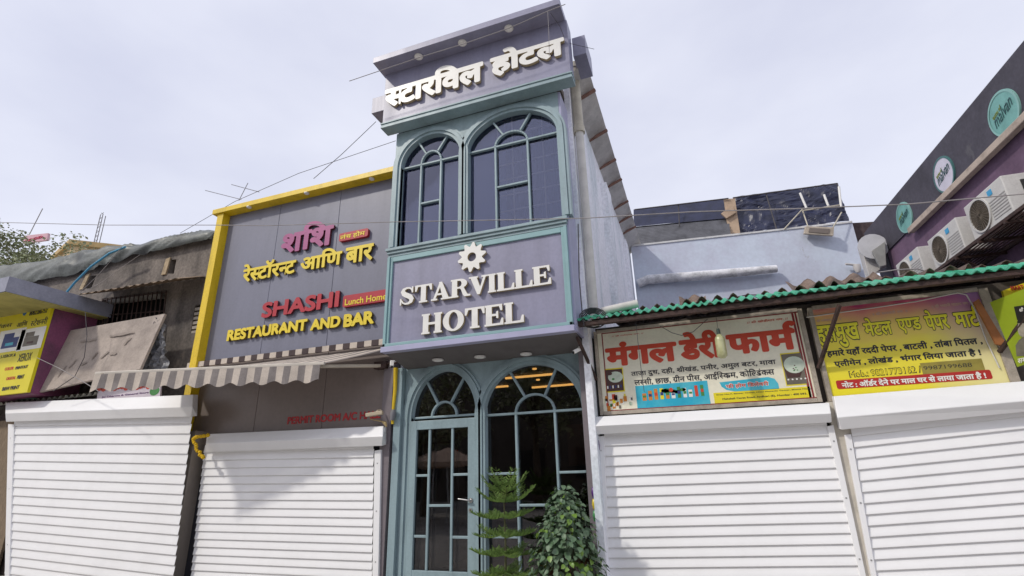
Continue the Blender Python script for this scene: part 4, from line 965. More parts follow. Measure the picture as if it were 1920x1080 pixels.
# ================================================================== PLUM BUILDING + AIR CONDITIONERS
A0 = Vector((.329*13.5, 13.5, 0)); B0 = Vector((.642*7.52, 7.52, 0)); dv = (B0-A0).normalized(); nv = Vector((dv.y, -dv.x, 0))   # nv points to the street side (-x)
def onwall(px, py, off):
    P0 = A0+nv*off; r = ray(px, py); return r*(P0.dot(nv)/r.dot(nv)) + Vector((0, 0, EYE))
def wp(s, off, z): q = A0+dv*s+nv*off; return Vector((q.x, q.y, z))       # along the wall from its far end
mal = thing('plum_building', (4.7, 10, 0), 'plum painted building with a tall charcoal parapet running towards the street on the right', 'building')
def wbox(mb, s0, s1, o0, o1, z0, z1, mi=0):
    mb.hexa([wp(s0, o0, z0), wp(s1, o0, z0), wp(s1, o1, z0), wp(s0, o1, z0)], [wp(s0, o0, z1), wp(s1, o0, z1), wp(s1, o1, z1), wp(s0, o1, z1)], mi); return mb
wbox(MB(), .6, 6.4, 0, -4, 0, Z(4.45)).build('wall', MALP, mal)
wbox(MB(), -.2, 6.4, .03, -.12, Z(4.452), Z(5.30)).build('parapet', MALD, mal)
wbox(MB(), 0, .598, .02, -4, 0, Z(4.45)).build('end_wall', MALD, mal)
wbox(MB(), 2.0, 6.4, .14, .032, Z(4.30), Z(4.41)).build('cornice', BEIGE, mal, bevel=.01)
wbox(MB(), 2.0, 6.4, .012, .001, Z(2.2), Z(2.24)).build('panel_joint', SEAM, mal)

for i, (cx, ty, by, m, ln) in enumerate(((1881, 160, 264, MINT, False), (1769, 286, 369, mat('pale lilac sign disc', (0.62, 0.60, 0.70), .5, .08, 4), True), (1695, 373, 443, MINT, False))):
    c = onwall(cx, (ty+by)/2, .05); r = (onwall(cx, ty, .05).z-onwall(cx, by, .05).z)/2
    t = thing('round_sign', c, ('mint green disc sign on the charcoal parapet, nearest to the street', 'pale lilac disc sign on the charcoal parapet, between the two mint discs', 'mint green disc sign farthest along the charcoal parapet')[i], 'sign', 'round name discs along the charcoal parapet')
    def disc(mb, r0, r1, o0, o1, mi=0):
        n_ = 40; vv = []
        for (rr, oo) in ((r0, o0), (r1, o0), (r1, o1)):
            for k_ in range(n_): a_ = 2*math.pi*k_/n_; vv.append(c+dv*rr*math.cos(a_)+Vector((0, 0, rr*math.sin(a_)))+nv*oo)
        ff = [(g*n_+k_, g*n_+(k_+1) % n_, (g+1)*n_+(k_+1) % n_, (g+1)*n_+k_) for g in (0, 1) for k_ in range(n_)]
        if r0 < 1e-4: ff = [(k_, n_+k_, n_+(k_+1) % n_) for k_ in range(n_)] + ff[n_:]
        mb.add(vv, ff, mi); return mb
    disc(MB(), 0, r*.97, .0, -.04).build('disc', m, t)
    disc(MB(), r*.90, r, .006, -.04).build('rim', mat('dark teal rim', (.06, .17, .17), .5) if ln else mat('pale mint rim', (.24, .46, .43), .5), t)
    for txt, z0, h, x0, w_, mm, sh in (('malvan', -.20, .40, -.72, 1.35, mat('deep teal script', (.03, .09, .10), .5), .35), ('tastes of', .22, .15, -.60, .66, mat('olive script', (.22, .27, .05), .5), .3)):
        cs = word(txt, -0.012, .016); rr = bbox(cs); sx = w_*r/(rr[1]-rr[0]); sz = h*r*1.35/(rr[3]-rr[2]); cc = [[((p[0]-rr[0])*sx+x0*r+(p[1]-rr[2])*sz*sh, (p[1]-rr[2])*sz+z0*r) for p in k_] for k_ in cs]
        v, f_ = fill2d(cc, .006); mb = MB(); ca, sa = math.cos(.24), math.sin(.24)
        mb.add([c+dv*(p[0]*ca-p[1]*sa)+Vector((0, 0, p[0]*sa+p[1]*ca))+nv*(.010+p[2]) for p in v], f_); mb.build('script', mm, t)
BLUEL = mat('sky blue badge', (.05, .35, .62), .4)
AC_LAB = ('white air conditioner outdoor unit nearest the street on the rusty rack', 'white air conditioner outdoor unit in the middle of the row on the plum wall', 'white air conditioner outdoor unit farthest back, half hidden by the brown roof sheet')
def make_ac():
    t = thing('air_conditioner', wp(0, .35, Z(3.0)), AC_LAB[0], 'air conditioner', 'outdoor units in a row on the plum wall')
    L_, Hh = .95, .56; z0 = Z(3.0); s0 = 0
    wbox(MB(), 0, L_, .20, .55, z0, z0+Hh).build('casing', ACW, t, bevel=.012)
    b = MB(); 
    for k_ in range(7): wbox(b, .56, .93, .550, .556, z0+.08+.042*k_, z0+.092+.042*k_)
    b.build('front_ribs', mat('grey rib', (.40, .39, .38), .6), t)
    cc = wp(.31, .552, z0+.28)
    b = MB(); n_ = 36
    for r0, r1, o in ((.225, .25, .018),):
        vv = []
        for rr, oo in ((r0, 0), (r0, o), (r1, o), (r1, 0)):
            for k_ in range(n_): a_ = 2*math.pi*k_/n_; vv.append(cc+dv*rr*math.cos(a_)+Vector((0, 0, rr*math.sin(a_)))+nv*oo)
        b.add(vv, [(g*n_+k_, g*n_+(k_+1) % n_, (g+1)*n_+(k_+1) % n_, (g+1)*n_+k_) for g in range(3) for k_ in range(n_)])
    ringo = b.build('fan_ring', ACW, t)
    b = MB(); vv = [cc+dv*.224*math.cos(2*math.pi*k_/n_)+Vector((0, 0, .224*math.sin(2*math.pi*k_/n_)))+nv*.002 for k_ in range(n_)]; b.add(vv, [tuple(range(n_))])
    b.build('fan_opening', mat('dark fan recess', (.07, .058, .045), .8), t)
    b = MB()
    for k_ in range(1, 9):
        rr = .025*k_; b.tube([cc+dv*rr*math.cos(a_*math.pi/12)+Vector((0, 0, rr*math.sin(a_*math.pi/12)))+nv*.010 for a_ in range(25)], .0035, 4)
    for k_ in range(24):
        a_ = k_*math.pi/12; b.tube([cc+nv*.013+(dv*math.cos(a_)+Vector((0, 0, math.sin(a_))))*.03, cc+nv*.013+(dv*math.cos(a_)+Vector((0, 0, math.sin(a_))))*.225], .003, 4)
    b.build('fan_grille', ACG, t)
    b = MB(); wbox(b, .60, .70, .552, .558, z0+.42, z0+.50); b.build('badge', BLUEL, t)
    b = MB(); wbox(b, L_+.002, L_+.012, .24, .36, z0+.30, z0+.46); b.build('terminal_cover', mat('dark terminal recess', (.03, .03, .03), .7), t)
    return t
def copy_tree(o, parent=None):
    c = o.copy(); COL.objects.link(c)
    if parent is not None: c.parent = parent
    for ch in list(o.children): copy_tree(ch, c)
    return c
ac = make_ac(); base = ac.location.copy()
ss = []
for i, (px, py) in enumerate(((1806, 390), (1738, 453), (1679, 498))):
    p = onwall(px, py, .55); s_ = (p-A0).dot(dv); zt = p.z
    o = ac if i == 0 else copy_tree(ac); ss.append((s_, zt)); o['label'] = AC_LAB[i]
for i, o in enumerate([ac] + [c for c in S.objects if c.name.startswith('air_conditioner.')]):
    s_, zt = ss[i]; o.location = base + dv*s_ + Vector((0, 0, zt-.56-Z(3.0)))
zt = min(z for _, z in ss)-.56
rk = thing('iron_rack', wp(5, .3, zt-.1), 'rusty slatted iron rack carrying the air conditioners along the plum wall', 'rack')
b = MB()
for o_ in (.02, .62): b.bar(wp(2.2, o_, zt-.035), wp(6.3, o_, zt-.035), .045, .045)
b.build('long_rail', RUST, rk)
b = MB()
for k_ in range(9): b.bar(wp(2.2, .08+.06*k_, zt-.02), wp(6.3, .08+.06*k_, zt-.02), .022, .012)
b.build('slat_deck', RUST, rk)
b = MB()
for k_ in range(7): b.bar(wp(2.3+.64*k_, .0, zt-.075), wp(2.3+.64*k_, .66, zt-.075), .04, .04)
b.build('cross_bar', RUST, rk)
for k_ in range(3):
    b = MB(); b.bar(wp(2.6+1.6*k_, .60, zt-.09), wp(2.6+1.6*k_, .01, zt-.55), .04, .04); b.build('brace', RUST, rk)

# ================================================================== RIGHTMOST BOARDS
pt = thing('portrait_board', at(1880, 640, 6.75), 'lime green board with a grey portrait, partly behind the canopy strut', 'board')
LIME = mat('lime green board', (.30, .40, .02), .5, .15, 2)
q = [at(1907, 688, 6.85), at(2010, 740, 6.5), at(1990, 520, 6.4), at(1856, 567, 6.75)]
nq = (q[1]-q[0]).cross(q[3]-q[0]).normalized(); nq = -nq if nq.y > 0 else nq
def onq(px, py, off): r = ray(px, py); P0 = q[0]+nq*off-Vector((0, 0, EYE)); return r*(P0.dot(nq)/r.dot(nq))+Vector((0, 0, EYE))
b = MB(); b.slab([onq(*p, 0) for p in ((1907, 688), (2010, 650), (1975, 520), (1856, 567))], -nq*.03); b.build('panel', LIME, pt)
b = MB(); b.slab([onq(*p, .004) for p in ((1907, 600), (1960, 590), (1950, 568), (1901, 575))], -nq*.003); b.build('black_band', BLACK, pt)
def poly(px, off, nm, m):
    b = MB(); v = [onq(*p, off) for p in px]; b.add(v+[p-nq*.002 for p in v], [tuple(range(len(v)))]); b.build(nm, m, pt)
poly(((1906, 668), (1904, 648), (1910, 638), (1918, 632), (1935, 630), (1960, 640), (1965, 665)), .004, 'jacket_print', mat('grey photo print', (.16, .15, .12), .6, .3, 12))
poly([(1917+9*math.cos(a*.4), 615+17*math.sin(a*.4)) for a in range(16)], .006, 'face_print', mat('light grey photo print', (.36, .33, .27), .6, .25, 20))
poly([(1917+10*math.cos(math.pi+a*.26), 606+12*math.sin(math.pi+a*.26)) for a in range(13)], .008, 'hair_print', BLACK)
for i, (tx, bl, h_) in enumerate((('श्री', (1911, 585), 8), ('समाज', (1908, 682), 9))):
    cs = word(tx, .02, .03); rr = bbox(cs); v, f_ = fill2d(cs, .0); k_ = h_/(rr[3]-rr[2])
    b = MB(); b.add([onq(bl[0]+(p[0]-rr[0])*k_*.95, bl[1]-(p[1]-rr[2])*k_-(p[0]-rr[0])*k_*.2, .010) for p in v], f_); b.build('text_line', WHITE_L, pt)
b = MB(); b.slab([at(*p, 7.0) for p in ((1886, 566), (2000, 545), (1990, 505), (1880, 545))], (0, .04, 0)); yb_ = b.build('yellow_board', YP, loc=at(1900, 560, 7.0)); tag(yb_, 'yellow board with red letters under the canopy at the far right', 'board')
cs = word('MART', .04, .03); lettering('word', cs, (1897, 545), (1918, 534), 6.985, .003, [RED, RED], yb_)
b = MB(); b.slab([at(*p, 6.9) for p in ((1868, 645), (1890, 650), (1835, 560), (1826, 566))], (0, .03, 0)); tag(b.build('orange_board', mat('faded orange board', (.32, .12, .035), .7, .3, 4), loc=at(1868, 645, 6.9)), 'narrow faded orange board leaning beside the scrap shop sign', 'board')

# ================================================================== LEFT: STRIPED AWNING
aw = thing('striped_awning', (-6.6, 6.9, Z(1.9)), 'retractable cream and grey striped awning with scalloped front valance', 'awning')
CRM = mat('cream awning cloth', (.56, .49, .42), .85, .15, 4, fine=.1); GRY = mat('grey brown awning cloth', (.23, .205, .195), .85, .2, 4, fine=.1)
ROLL = Vector((0, 0, .105)); BL, BR = Vector((-8.84, 6.90, Z(1.925))), Vector((-4.42, 6.90, Z(1.925))); FL, FR = Vector((-8.64, 5.27, Z(1.605))), Vector((-5.2, 6.20, Z(1.605)))
ns = 32; b = MB()
for i in range(ns):
    for j in range(6):
        def pp(u, w_): p = (BL*(1-u)+BR*u)*(1-w_)+(FL*(1-u)+FR*u)*w_; return p+Vector((0, 0, -.012*math.sin(math.pi*w_)))
        b.quad(pp(i/ns, j/6), pp((i+1)/ns, j/6), pp((i+1)/ns, (j+1)/6), pp(i/ns, (j+1)/6), i % 2)
b.build('canopy_cloth', [CRM, GRY], aw, fix=False)
b = MB()
for i in range(ns):
    for k_ in range(6):
        u0, u1 = (i+k_/6)/ns, (i+(k_+1)/6)/ns
        def vb(u): return .245+.028*math.cos(u*2*math.pi*10.5)
        def sw(u, w_): return Vector((0, -.012*math.sin(u*60)*w_-.01*w_, 0))
        p0, p1 = FL*(1-u0)+FR*u0+Vector((0, -.035, -.02)), FL*(1-u1)+FR*u1+Vector((0, -.035, -.02))
        for w0, w1 in ((0, .5), (.5, 1)):
            b.quad(p0+Vector((0, 0, -vb(u0)*w1))+sw(u0, w1), p1+Vector((0, 0, -vb(u1)*w1))+sw(u1, w1), p1+Vector((0, 0, -vb(u1)*w0))+sw(u1, w0), p0+Vector((0, 0, -vb(u0)*w0))+sw(u0, w0), i % 2)
b.build('valance', [CRM, GRY], aw, fix=False)
b = MB()
for i in range(ns*1):
    u0, u1 = i/ns, (i+1)/ns; p0, p1 = BL*(1-u0)+BR*u0+ROLL, BL*(1-u1)+BR*u1+ROLL
    b.hexa([p0+Vector((0, -.02, -.045)), p1+Vector((0, -.02, -.045)), p1+Vector((0, .02, -.045)), p0+Vector((0, .02, -.045))], [p0+Vector((0, -.02, .05)), p1+Vector((0, -.02, .05)), p1+Vector((0, .02, .05)), p0+Vector((0, .02, .05))], i % 2)
b.build('rear_roll', [CRM, mat('dark brown awning stripe', (.07, .05, .05), .85)], aw)
b = MB(); b.bar(FL+Vector((-.03, 0, 0)), FR+Vector((.05, 0, 0)), .05, .045); b.build('front_bar', mat('ivory front bar', (.60, .55, .48), .45, .1, 3), aw, bevel=.008)
IV = mat('ivory awning arm', (.48, .42, .33), .5, .15, 4)
b = MB(); b.bar(at(722, 686, 6.93), FR+Vector((-.1, 0, -.03)), .05, .05); b.build('folding_arm', IV, aw, bevel=.006)
b = MB(); b.bar(Vector((-8.6, 6.9, Z(1.93))), FL+Vector((.1, 0, -.03)), .05, .05); b.build('folding_arm', IV, aw, bevel=.006)
b = MB(); p = at(718, 684, 6.9); b.box(p.x-.14, p.x+.08, 6.86, 6.98, p.z-.06, p.z+.05); b.tube([p+Vector((-.2, 0, 0)), p+Vector((.25, 0, .02))], .025, 8); b.build('arm_bracket', RUST, aw)
# cctv cameras
def cctv(px, py, Y, dirv, label, m, r=.035, L_=.16):
    p = at(px, py, Y); d = Vector(dirv).normalized(); t = thing('cctv_camera', p, label, 'cctv camera')
    b = MB(); b.bar(p-d*L_/2, p+d*L_/2, r*2, r*1.7); b.build('body', m, t, bevel=.008)
    b = MB(); b.tube([p+d*L_/2, p+d*(L_/2+.012)], r*.7, 12); b.build('lens', BLACK, t)
    b = MB(); b.tube([p, p+Vector((.02, .05, .05)), p+Vector((.03, .12, .06))], .014, 8); b.build('mount', m, t)
cctv(735, 682, 6.75, (.2, -.3, -.9), 'small white bullet camera hanging by the left end of the hotel soffit', WHITE_L, .03, .10)
cctv(1082, 657, 6.6, (-.7, -.5, -.45), 'small white bullet camera under the right end of the hotel sign', WHITE_L, .03, .12)
cctv(702, 776, 6.75, (-.95, -.25, -.12), 'long beige box camera over the end of the red capitals', mat('beige camera shell', (.52, .44, .32), .5, .1), .032, .26)
b = MB(); pts = [at(*p, 6.88) for p in ((742, 690), (741, 730), (737, 770), (736, 795))]; b.tube(pts, [.035, .03, .022, .02], 8)
tag(b.build('yellow_pole_wrap', YELLOW, loc=pts[0]), 'yellow strap hanging down the edge of the restaurant panel by the hotel entrance', 'strap')
b = MB(); pts = [at(*p, 6.84) for p in ((738, 768), (737, 775), (735, 788))]; b.tube(pts, [.03, .045, .03], 10); tag(b.build('grey_pulley', mat('grey pulley metal', (.2, .2, .22), .5), loc=pts[0]), 'grey metal clip at the foot of the yellow strap', 'clip')
b = MB(); pts = [at(*p, 6.85) for p in ((694, 786), (715, 790), (722, 793), (725, 800))]; b.tube(pts, [.008, .01, .03, .012], 8); tag(b.build('dried_garland', mat('dry leaf garland', (.4, .3, .15), .9, .3, 20), loc=pts[0]), 'small dried twig garland below the beige box camera', 'garland')
# marigold garland
GAR = mat('marigold petals', (.72, .46, .01), .8, .25, 30, bump=.6, bscale=60); b = MB(); gr = random.Random(2)
path = [(388, 817), (378, 818), (368, 819), (363, 823), (366, 834), (371, 845), (378, 856), (381, 859)]
for a, c in zip(path[:-1], path[1:]):
    for f in (0, .33, .66):
        p = at(a[0]+(c[0]-a[0])*f, a[1]+(c[1]-a[1])*f, 6.66); r = gr.uniform(.026, .036); p += Vector((gr.uniform(-.008, .008),)*3)
        b.lathe([(r*.3, -r*.9), (r*.85, -r*.5), (r, 0), (r*.8, r*.55), (r*.25, r*.9)], p, 7)
tag(b.build('marigold_garland', GAR, loc=at(370, 820, 6.66)), 'yellow marigold garland hanging beside the restaurant shutter', 'garland')

# ================================================================== LEFT: OLD BUILDING
YO = 7.3
old = thing('cement_building', (-11.5, YO, 0), 'old stained cement building with small dark openings left of the yellow bordered restaurant', 'building')
def P2(px): return [(at(*p, YO).x, at(*p, YO).z) for p in px]
holes = [P2(((158, 541), (170, 517), (181, 516), (171, 541))), P2(((313, 513), (321, 487), (331, 486), (326, 513))), P2(((175, 640), (192, 560), (310, 545), (300, 640)))]
vent = P2(((357, 625), (366, 573), (391, 568), (386, 622)))
b = MB(); plate(b, [[(-17, 0), (-8.83, 0), (-8.83, Z(4.95)), (-17, Z(4.95))], *holes, vent], YO, .22); b.build('wall', CONC, old)
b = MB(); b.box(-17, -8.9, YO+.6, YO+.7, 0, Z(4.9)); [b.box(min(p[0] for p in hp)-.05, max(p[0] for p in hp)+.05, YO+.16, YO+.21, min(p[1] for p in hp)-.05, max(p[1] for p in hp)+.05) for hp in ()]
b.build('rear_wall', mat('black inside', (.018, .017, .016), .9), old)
b = MB(); corr(b, vent[0][0]+.01, vent[2][0], (YO+.1, vent[0][1]), (YO+.11, vent[1][1]), 4, .001)
nv_ = 6
b = MB()
for i in range(nv_):
    z = vent[0][1]+(vent[1][1]-vent[0][1])*(i+.2)/nv_
    b.bar((vent[0][0]-.02, YO+.08, z), (vent[2][0]+.05, YO+.08, z+.01), .14, .06)
for k_ in (.35, .7): x = vent[0][0]+(vent[2][0]-vent[0][0])*k_; b.box(x-.02, x+.02, YO+.03, YO+.15, vent[0][1], vent[1][1])
b.build('lattice_vent', mat('pale vent blocks', (.36, .32, .27), .9, .3, 8), old)
b = MB()
for i in range(15):
    f = i/14; a = at(178+(302-178)*f, 636, YO-.06); c = at(193+(312-193)*f, 560-15*f, YO-.06); b.tube([a, c], .014, 6)
for f in (.25, .6, .97): b.tube([at(175+f*17, 640-80*f, YO-.05), at(302+f*9, 640-95*f, YO-.05)], .012, 6)
b.build('window_bars', RUST, old)
b = MB()
for i in range(7): p = at(225+12*i, 622-3.2*i, YO+.3); b.box(p.x-.16, p.x+.15, YO+.25, YO+.45, p.z-.12, p.z+.1)
b.build('stored_boxes', mat('straw coloured packing', (.30, .23, .12), .9, .4, 6), old)
b = MB(); p = at(176, 560, YO+.2); b.tube([at(192, 562, YO+.2), at(310, 548, YO+.2)], .14, 10); b.build('rolled_sheet', mat('pale rolled sheet', (.33, .31, .28), .8, .3, 5), old)
b = MB()
for hp in holes[:2]:
    a, c, d, e_ = [Vector((x, 0, z)) for x, z in hp]; w_ = .13
    b.hexa([(a.x-w_, YO-.03, a.z-.02), (a.x-.004, YO-.03, a.z-.02), (c.x-.004, YO-.03, c.z+.05), (c.x-w_, YO-.03, c.z+.03)], [(a.x-w_, YO-.001, a.z-.02), (a.x-.004, YO-.001, a.z-.02), (c.x-.004, YO-.001, c.z+.05), (c.x-w_, YO-.001, c.z+.03)])
b.build('broken_reveal', mat('exposed tan plaster', (.40, .31, .20), .95, .35, 9, bump=.6, bscale=20), old)
# small sheet canopy on the wall
b = MB(); n_ = 60; FLp, FRp, BRp, BLp = at(148, 552, 6.55), at(338, 521, 6.75), at(388, 517, YO-.01), at(210, 545, YO-.01)
for side in (0, .012):
    vv = []
    for i in range(n_+1):
        u = i/n_; h = .016*math.sin(u*n_*1.35); vv += [FLp*(1-u)+FRp*u+Vector((0, 0, h-side)), BLp*(1-u)+BRp*u+Vector((0, 0, h-side))]
    b.add(vv, [(2*i, 2*i+2, 2*i+3, 2*i+1) for i in range(n_)], 0, True)
tag(b.build('sheet_awning', mat('brown weathered sheet', (.25, .18, .12), .85, .4, 3, col2=(.10, .065, .045), fine=.3), loc=FLp, fix=False), 'sagging brown corrugated sheet awning on the stained cement wall', 'awning')
# tarpaulin over the roof edge
tp = [((-60, 500), (-60, 560)), ((20, 497), (20, 545)), ((60, 493), (62, 530)), ((110, 484), (112, 520)), ((160, 470), (160, 508)), ((210, 462), (205, 494)), ((255, 458), (255, 478)), ((300, 447), (300, 472)), ((345, 440), (345, 462)), ((385, 433), (390, 452)), ((412, 436), (412, 442))]
b = MB(); nx, nz_ = 220, 18; vv = []; trn = random.Random(4); ph = [(trn.uniform(0, 6), trn.uniform(8, 30), trn.uniform(-6, 9)) for _ in range(8)]
for i in range(nx+1):
    f = i/nx*(len(tp)-1); k_ = min(int(f), len(tp)-2); f -= k_
    tpx = [tp[k_][0][c]*(1-f)+tp[k_+1][0][c]*f for c in (0, 1)]; bpx = [tp[k_][1][c]*(1-f)+tp[k_+1][1][c]*f for c in (0, 1)]
    T_, B_ = at(*tpx, 7.32), at(*bpx, 7.2)
    for j in range(nz_+1):
        w_ = j/nz_
        if j < 5: p = T_ + Vector((0, .9*(1-w_*4), .02*(1-w_*4)))
        else:
            g_ = (w_-.25)/.75; p = T_*(1-g_)+B_*g_ + Vector((0, -.09*math.sin(math.pi*g_)**.7, 0))
        c_ = Vector((i/nx*11+w_*1.5, w_*2.6+i/nx*7, 3)); c_ += Vector((MN.noise(c_*.5), MN.noise(c_*.5+Vector((5, 1, 0))), 0))*1.3; h = (1-abs(MN.noise(c_)))*1.2+.22*(1-abs(MN.noise(c_*2.1)))+.05*MN.noise(c_*5)-.9
        vv.append(p+Vector((0, -h*.085, h*.05*(1 if j > 4 else .4))))
b.add(vv, [(i*(nz_+1)+j, (i+1)*(nz_+1)+j, (i+1)*(nz_+1)+j+1, i*(nz_+1)+j+1) for i in range(nx) for j in range(nz_)], 0, True)
tag(b.build('roof_tarpaulin', TARP, loc=(-12, 7.3, Z(4.8)), fix=False), 'crumpled grey tarpaulin draped over the roof edge of the cement building', 'tarpaulin')
b = MB(); pts = [at(*p, 6.9) for p in ((235, 463), (205, 475), (170, 500), (140, 530), (115, 560), (103, 580), (98, 605), (104, 640))]; b.tube(pts, .024, 8)
tag(b.build('blue_hose', mat('light blue hose', (.06, .27, .42), .45, .15), loc=pts[0]), 'light blue hose curving down from the roof tarpaulin to the stationery shop', 'hose')
# leaning board
bd = thing('blank_board', at(90, 730, 6.5), 'dusty beige blank signboard leaning face out with faint ghost lettering', 'board')
q = [at(65, 737, 6.5), at(262, 692, 6.5), at(309, 588, 6.75), at(122, 621, 6.75)]; nq2 = (q[1]-q[0]).cross(q[3]-q[0]).normalized(); nq2 = -nq2 if nq2.y > 0 else nq2
b = MB(); b.slab(q, -nq2*.05); b.build('panel', mat('dusty beige board', (.40, .34, .295), .85, .22, 2.2, col2=(.30, .255, .225), fine=.12), bd, bevel=.006)
def onb(px, py, off): r = ray(px, py); P0 = q[0]+nq2*off-Vector((0, 0, EYE)); return r*(P0.dot(nq2)/r.dot(nq2))+Vector((0, 0, EYE))
b = MB()
gm = random.Random(6)
for (gx, gy, gl, gs) in ((108, 706, 16, -1.3), (128, 690, 14, -1.1), (150, 684, 12, -.5), (172, 672, 10, -1.2), (188, 672, 15, -.9), (206, 664, 12, -.2), (150, 640, 30, -.12), (205, 630, 45, -.16), (230, 646, 14, -1.0)):
    pts = [onb(gx+gl*t_/6+gm.uniform(-1, 1), gy+gl*gs*t_/6+gm.uniform(-1, 1), .003) for t_ in range(7)]
    for i_, (p, r_) in enumerate(zip(pts[:-1], pts[1:])):
        s_ = (r_-p).cross(nq2).normalized()*.03*(.5+.5*math.sin(math.pi*(i_+.5)/6)); b.quad(p-s_, p+s_, r_+s_, r_-s_)
b.build('ghost_mark', mat('faint stain', (.325, .275, .24), .9, .1), bd, fix=False)
# sack of rubble
b = MB(); vv, ff = crumple([at(*p, 6.78) for p in ((258, 700), (318, 700), (306, 600), (296, 596))], 18, 22, .09, 9, 9)
b.add(vv, ff, 0); tag(b.build('rubble_sack', mat('grey crumpled plastic', (.17, .17, .18), .5, .5, 9, col2=(.06, .06, .065)), loc=at(290, 700, 6.78), fix=False), 'grey crumpled plastic bundle stuffed behind the leaning blank board', 'bundle')
# ------------------------------------------------ stationery shop
st = thing('stationery_shop', (-13.5, 6.8, 0), 'shop with a plum coloured side box and grey projecting roof slab at far left', 'shop')
xs_ = at(98, 572, 6.3).x
b = MB(); b.box(-17, xs_, 6.36, 7.2, Z(1.70), Z(3.52)); b.build('sign_box', mat('plum shop side', (.20, .055, .12), .5, .3, 2.5, col2=(.11, .045, .08), fine=.15), st)
p = at_x(17, 521, -11.95); p2 = at_x(150, 551, -11.95); p3 = at_x(10, 551, -11.95); zt_ = (p.z+p2.z)/2
b = MB(); b.box(-17, -11.95, p.y, 7.28, zt_-.30, zt_); b.build('roof_slab', mat('blue grey slab edge', (.28, .29, .36), .7, .2, 2, fine=.1), st)
b = MB(); b.box(-17, -11.96, p.y+.02, 7.26, zt_-.32, zt_-.302); b.build('roof_soffit', mat('soffit tinted by sign bounce', (.40, .36, .12), .7, .25, 2), st)  # olive colour stands for yellow sign light bouncing onto the slab underside
b = MB(); b.box(-17, -11.4, 6.9, 7.25, 0, Z(1.45)); b.build('lower_wall', mat('dark brown shop front', (.05, .035, .03), .9, .4, 5), st)
xe = thing('copy_shop_sign', (xs_-1, 6.3, Z(1.72)), 'bright yellow copy shop sign with black lettering and two machine pictures', 'sign')
b = MB(); b.box(-17, xs_, 6.30, 6.355, Z(1.72), Z(3.5)); b.build('panel', mat('acid yellow sign', (.74, .64, .01), .45, .05), xe)
YX = 6.295
for tx, bl, tr, m_, bo in (('8082286752', (54, 592), (90, 577), INK, .02), ('झेरॉक्स', (-22, 621), (24, 603), INK, .0), ('आणि', (30, 614), (53, 599), INK, .0), ('स्टेशनरी', (56, 612), (91, 593), INK, .0),
        ('S XEROX &', (0, 672), (30, 662), INK, .01), ('XEROX', (32, 679), (61, 660), INK, .0), ('COLOR', (8, 695), (26, 687), RED, .04), ('PRINTOUT', (28, 693), (53, 684), INK, .03), ('DIGITAL', (11, 713), (30, 705), RED, .03), ('PRINT', (31, 711), (46, 702), INK, .03), ('B&W PRINT', (3, 733), (37, 722), INK, .03)):
    lettering('text_line', word(tx, bo, .025), bl, tr, YX, .003, [m_, m_], xe)
m = MB()
for x0, y0, x1, y1, c1, c2 in ((2, 622, 38, 656, 9, 6), (42, 619, 76, 652, 9, 7)):
    pr(m, (x0, y0), (x1, y1), c1, 2, 6.3); pr(m, (x0+5, y0+14), (x1-7, y1-6), c2, 3, 6.3); pr(m, (x0+8, y0+5), (x1-12, y0+11), c2, 3, 6.3); pr(m, (x0+9, y0+22), (x1-14, y1-9), 0 if c2 == 6 else 2, 4, 6.3)
m.build('machine_picture', PRN, xe)
b = MB(); c = at(47, 586, 6.3); plate(b, [ell(c.x, c.z, .06, .07)], 6.296, .003); b.build('phone_icon', mat('blue icon', (.03, .16, .4), .5), xe)
b = MB(); corr(b, -15, -10.9, (6.72, at(120, 744, 6.72).z), (7.15, at(120, 744, 6.72).z+.10), .17, .032)
tag(b.build('pale_sheet_roof', mat('pale cement sheet', (.36, .36, .31), .85, .25, 4, fine=.15), loc=(-12.5, 6.75, Z(1.6)), fix=False), 'pale wavy cement roof sheet just above the leftmost roller shutter', 'roof sheet')
b = MB(); b.slab([at(*p, 6.71) for p in ((-60, 752), (70, 748), (55, 741), (-60, 733))], (0, .05, 0)); tag(b.build('green_tarpaulin_strip', mat('dark green tarpaulin', (.02, .09, .05), .6), loc=at(0, 745, 6.71)), 'strip of dark green tarpaulin at the far left above the shutter', 'tarpaulin')
gs = thing('general_store_sign', at(240, 745, 6.75), 'small white general store sign with red edging and a green leaf, above the leftmost shutter', 'sign')
b = MB(); q = [at(*p, 6.75) for p in ((180, 762), (299, 757), (301, 721), (184, 727))]; b.slab(q, (0, .03, 0)); b.build('panel', mat('lilac white print', (.62, .55, .60), .5, .1), gs)
m = MB()
for i in range(16): pe(m, (188+i*7, 727-i*.33+2*math.sin(i*2)), 5, 4, 5, 2, 6.75)
pe(m, (290, 733), 9, 6, 4, 2, 6.75); m.build('edging_print', PRN, gs)
lettering('text_line', word('Jai Dharma & General Store', .02, .03), (190, 747), (279, 734), 6.745, .002, [mat('purple print', (.12, .04, .16), .5), INK], gs)
# dark bits at the far left edge
b = MB(); b.box(-17, -12.6, 6.8, 6.85, 0, Z(1.3)); tag(b.build('reed_screen', mat('dry reed screen', (.20, .15, .10), .9, .5, 14, stretch=(6, 1, .4)), loc=(-14, 6.8, 0)), 'dry brown reed screen at the left end of the shutter row', 'screen')

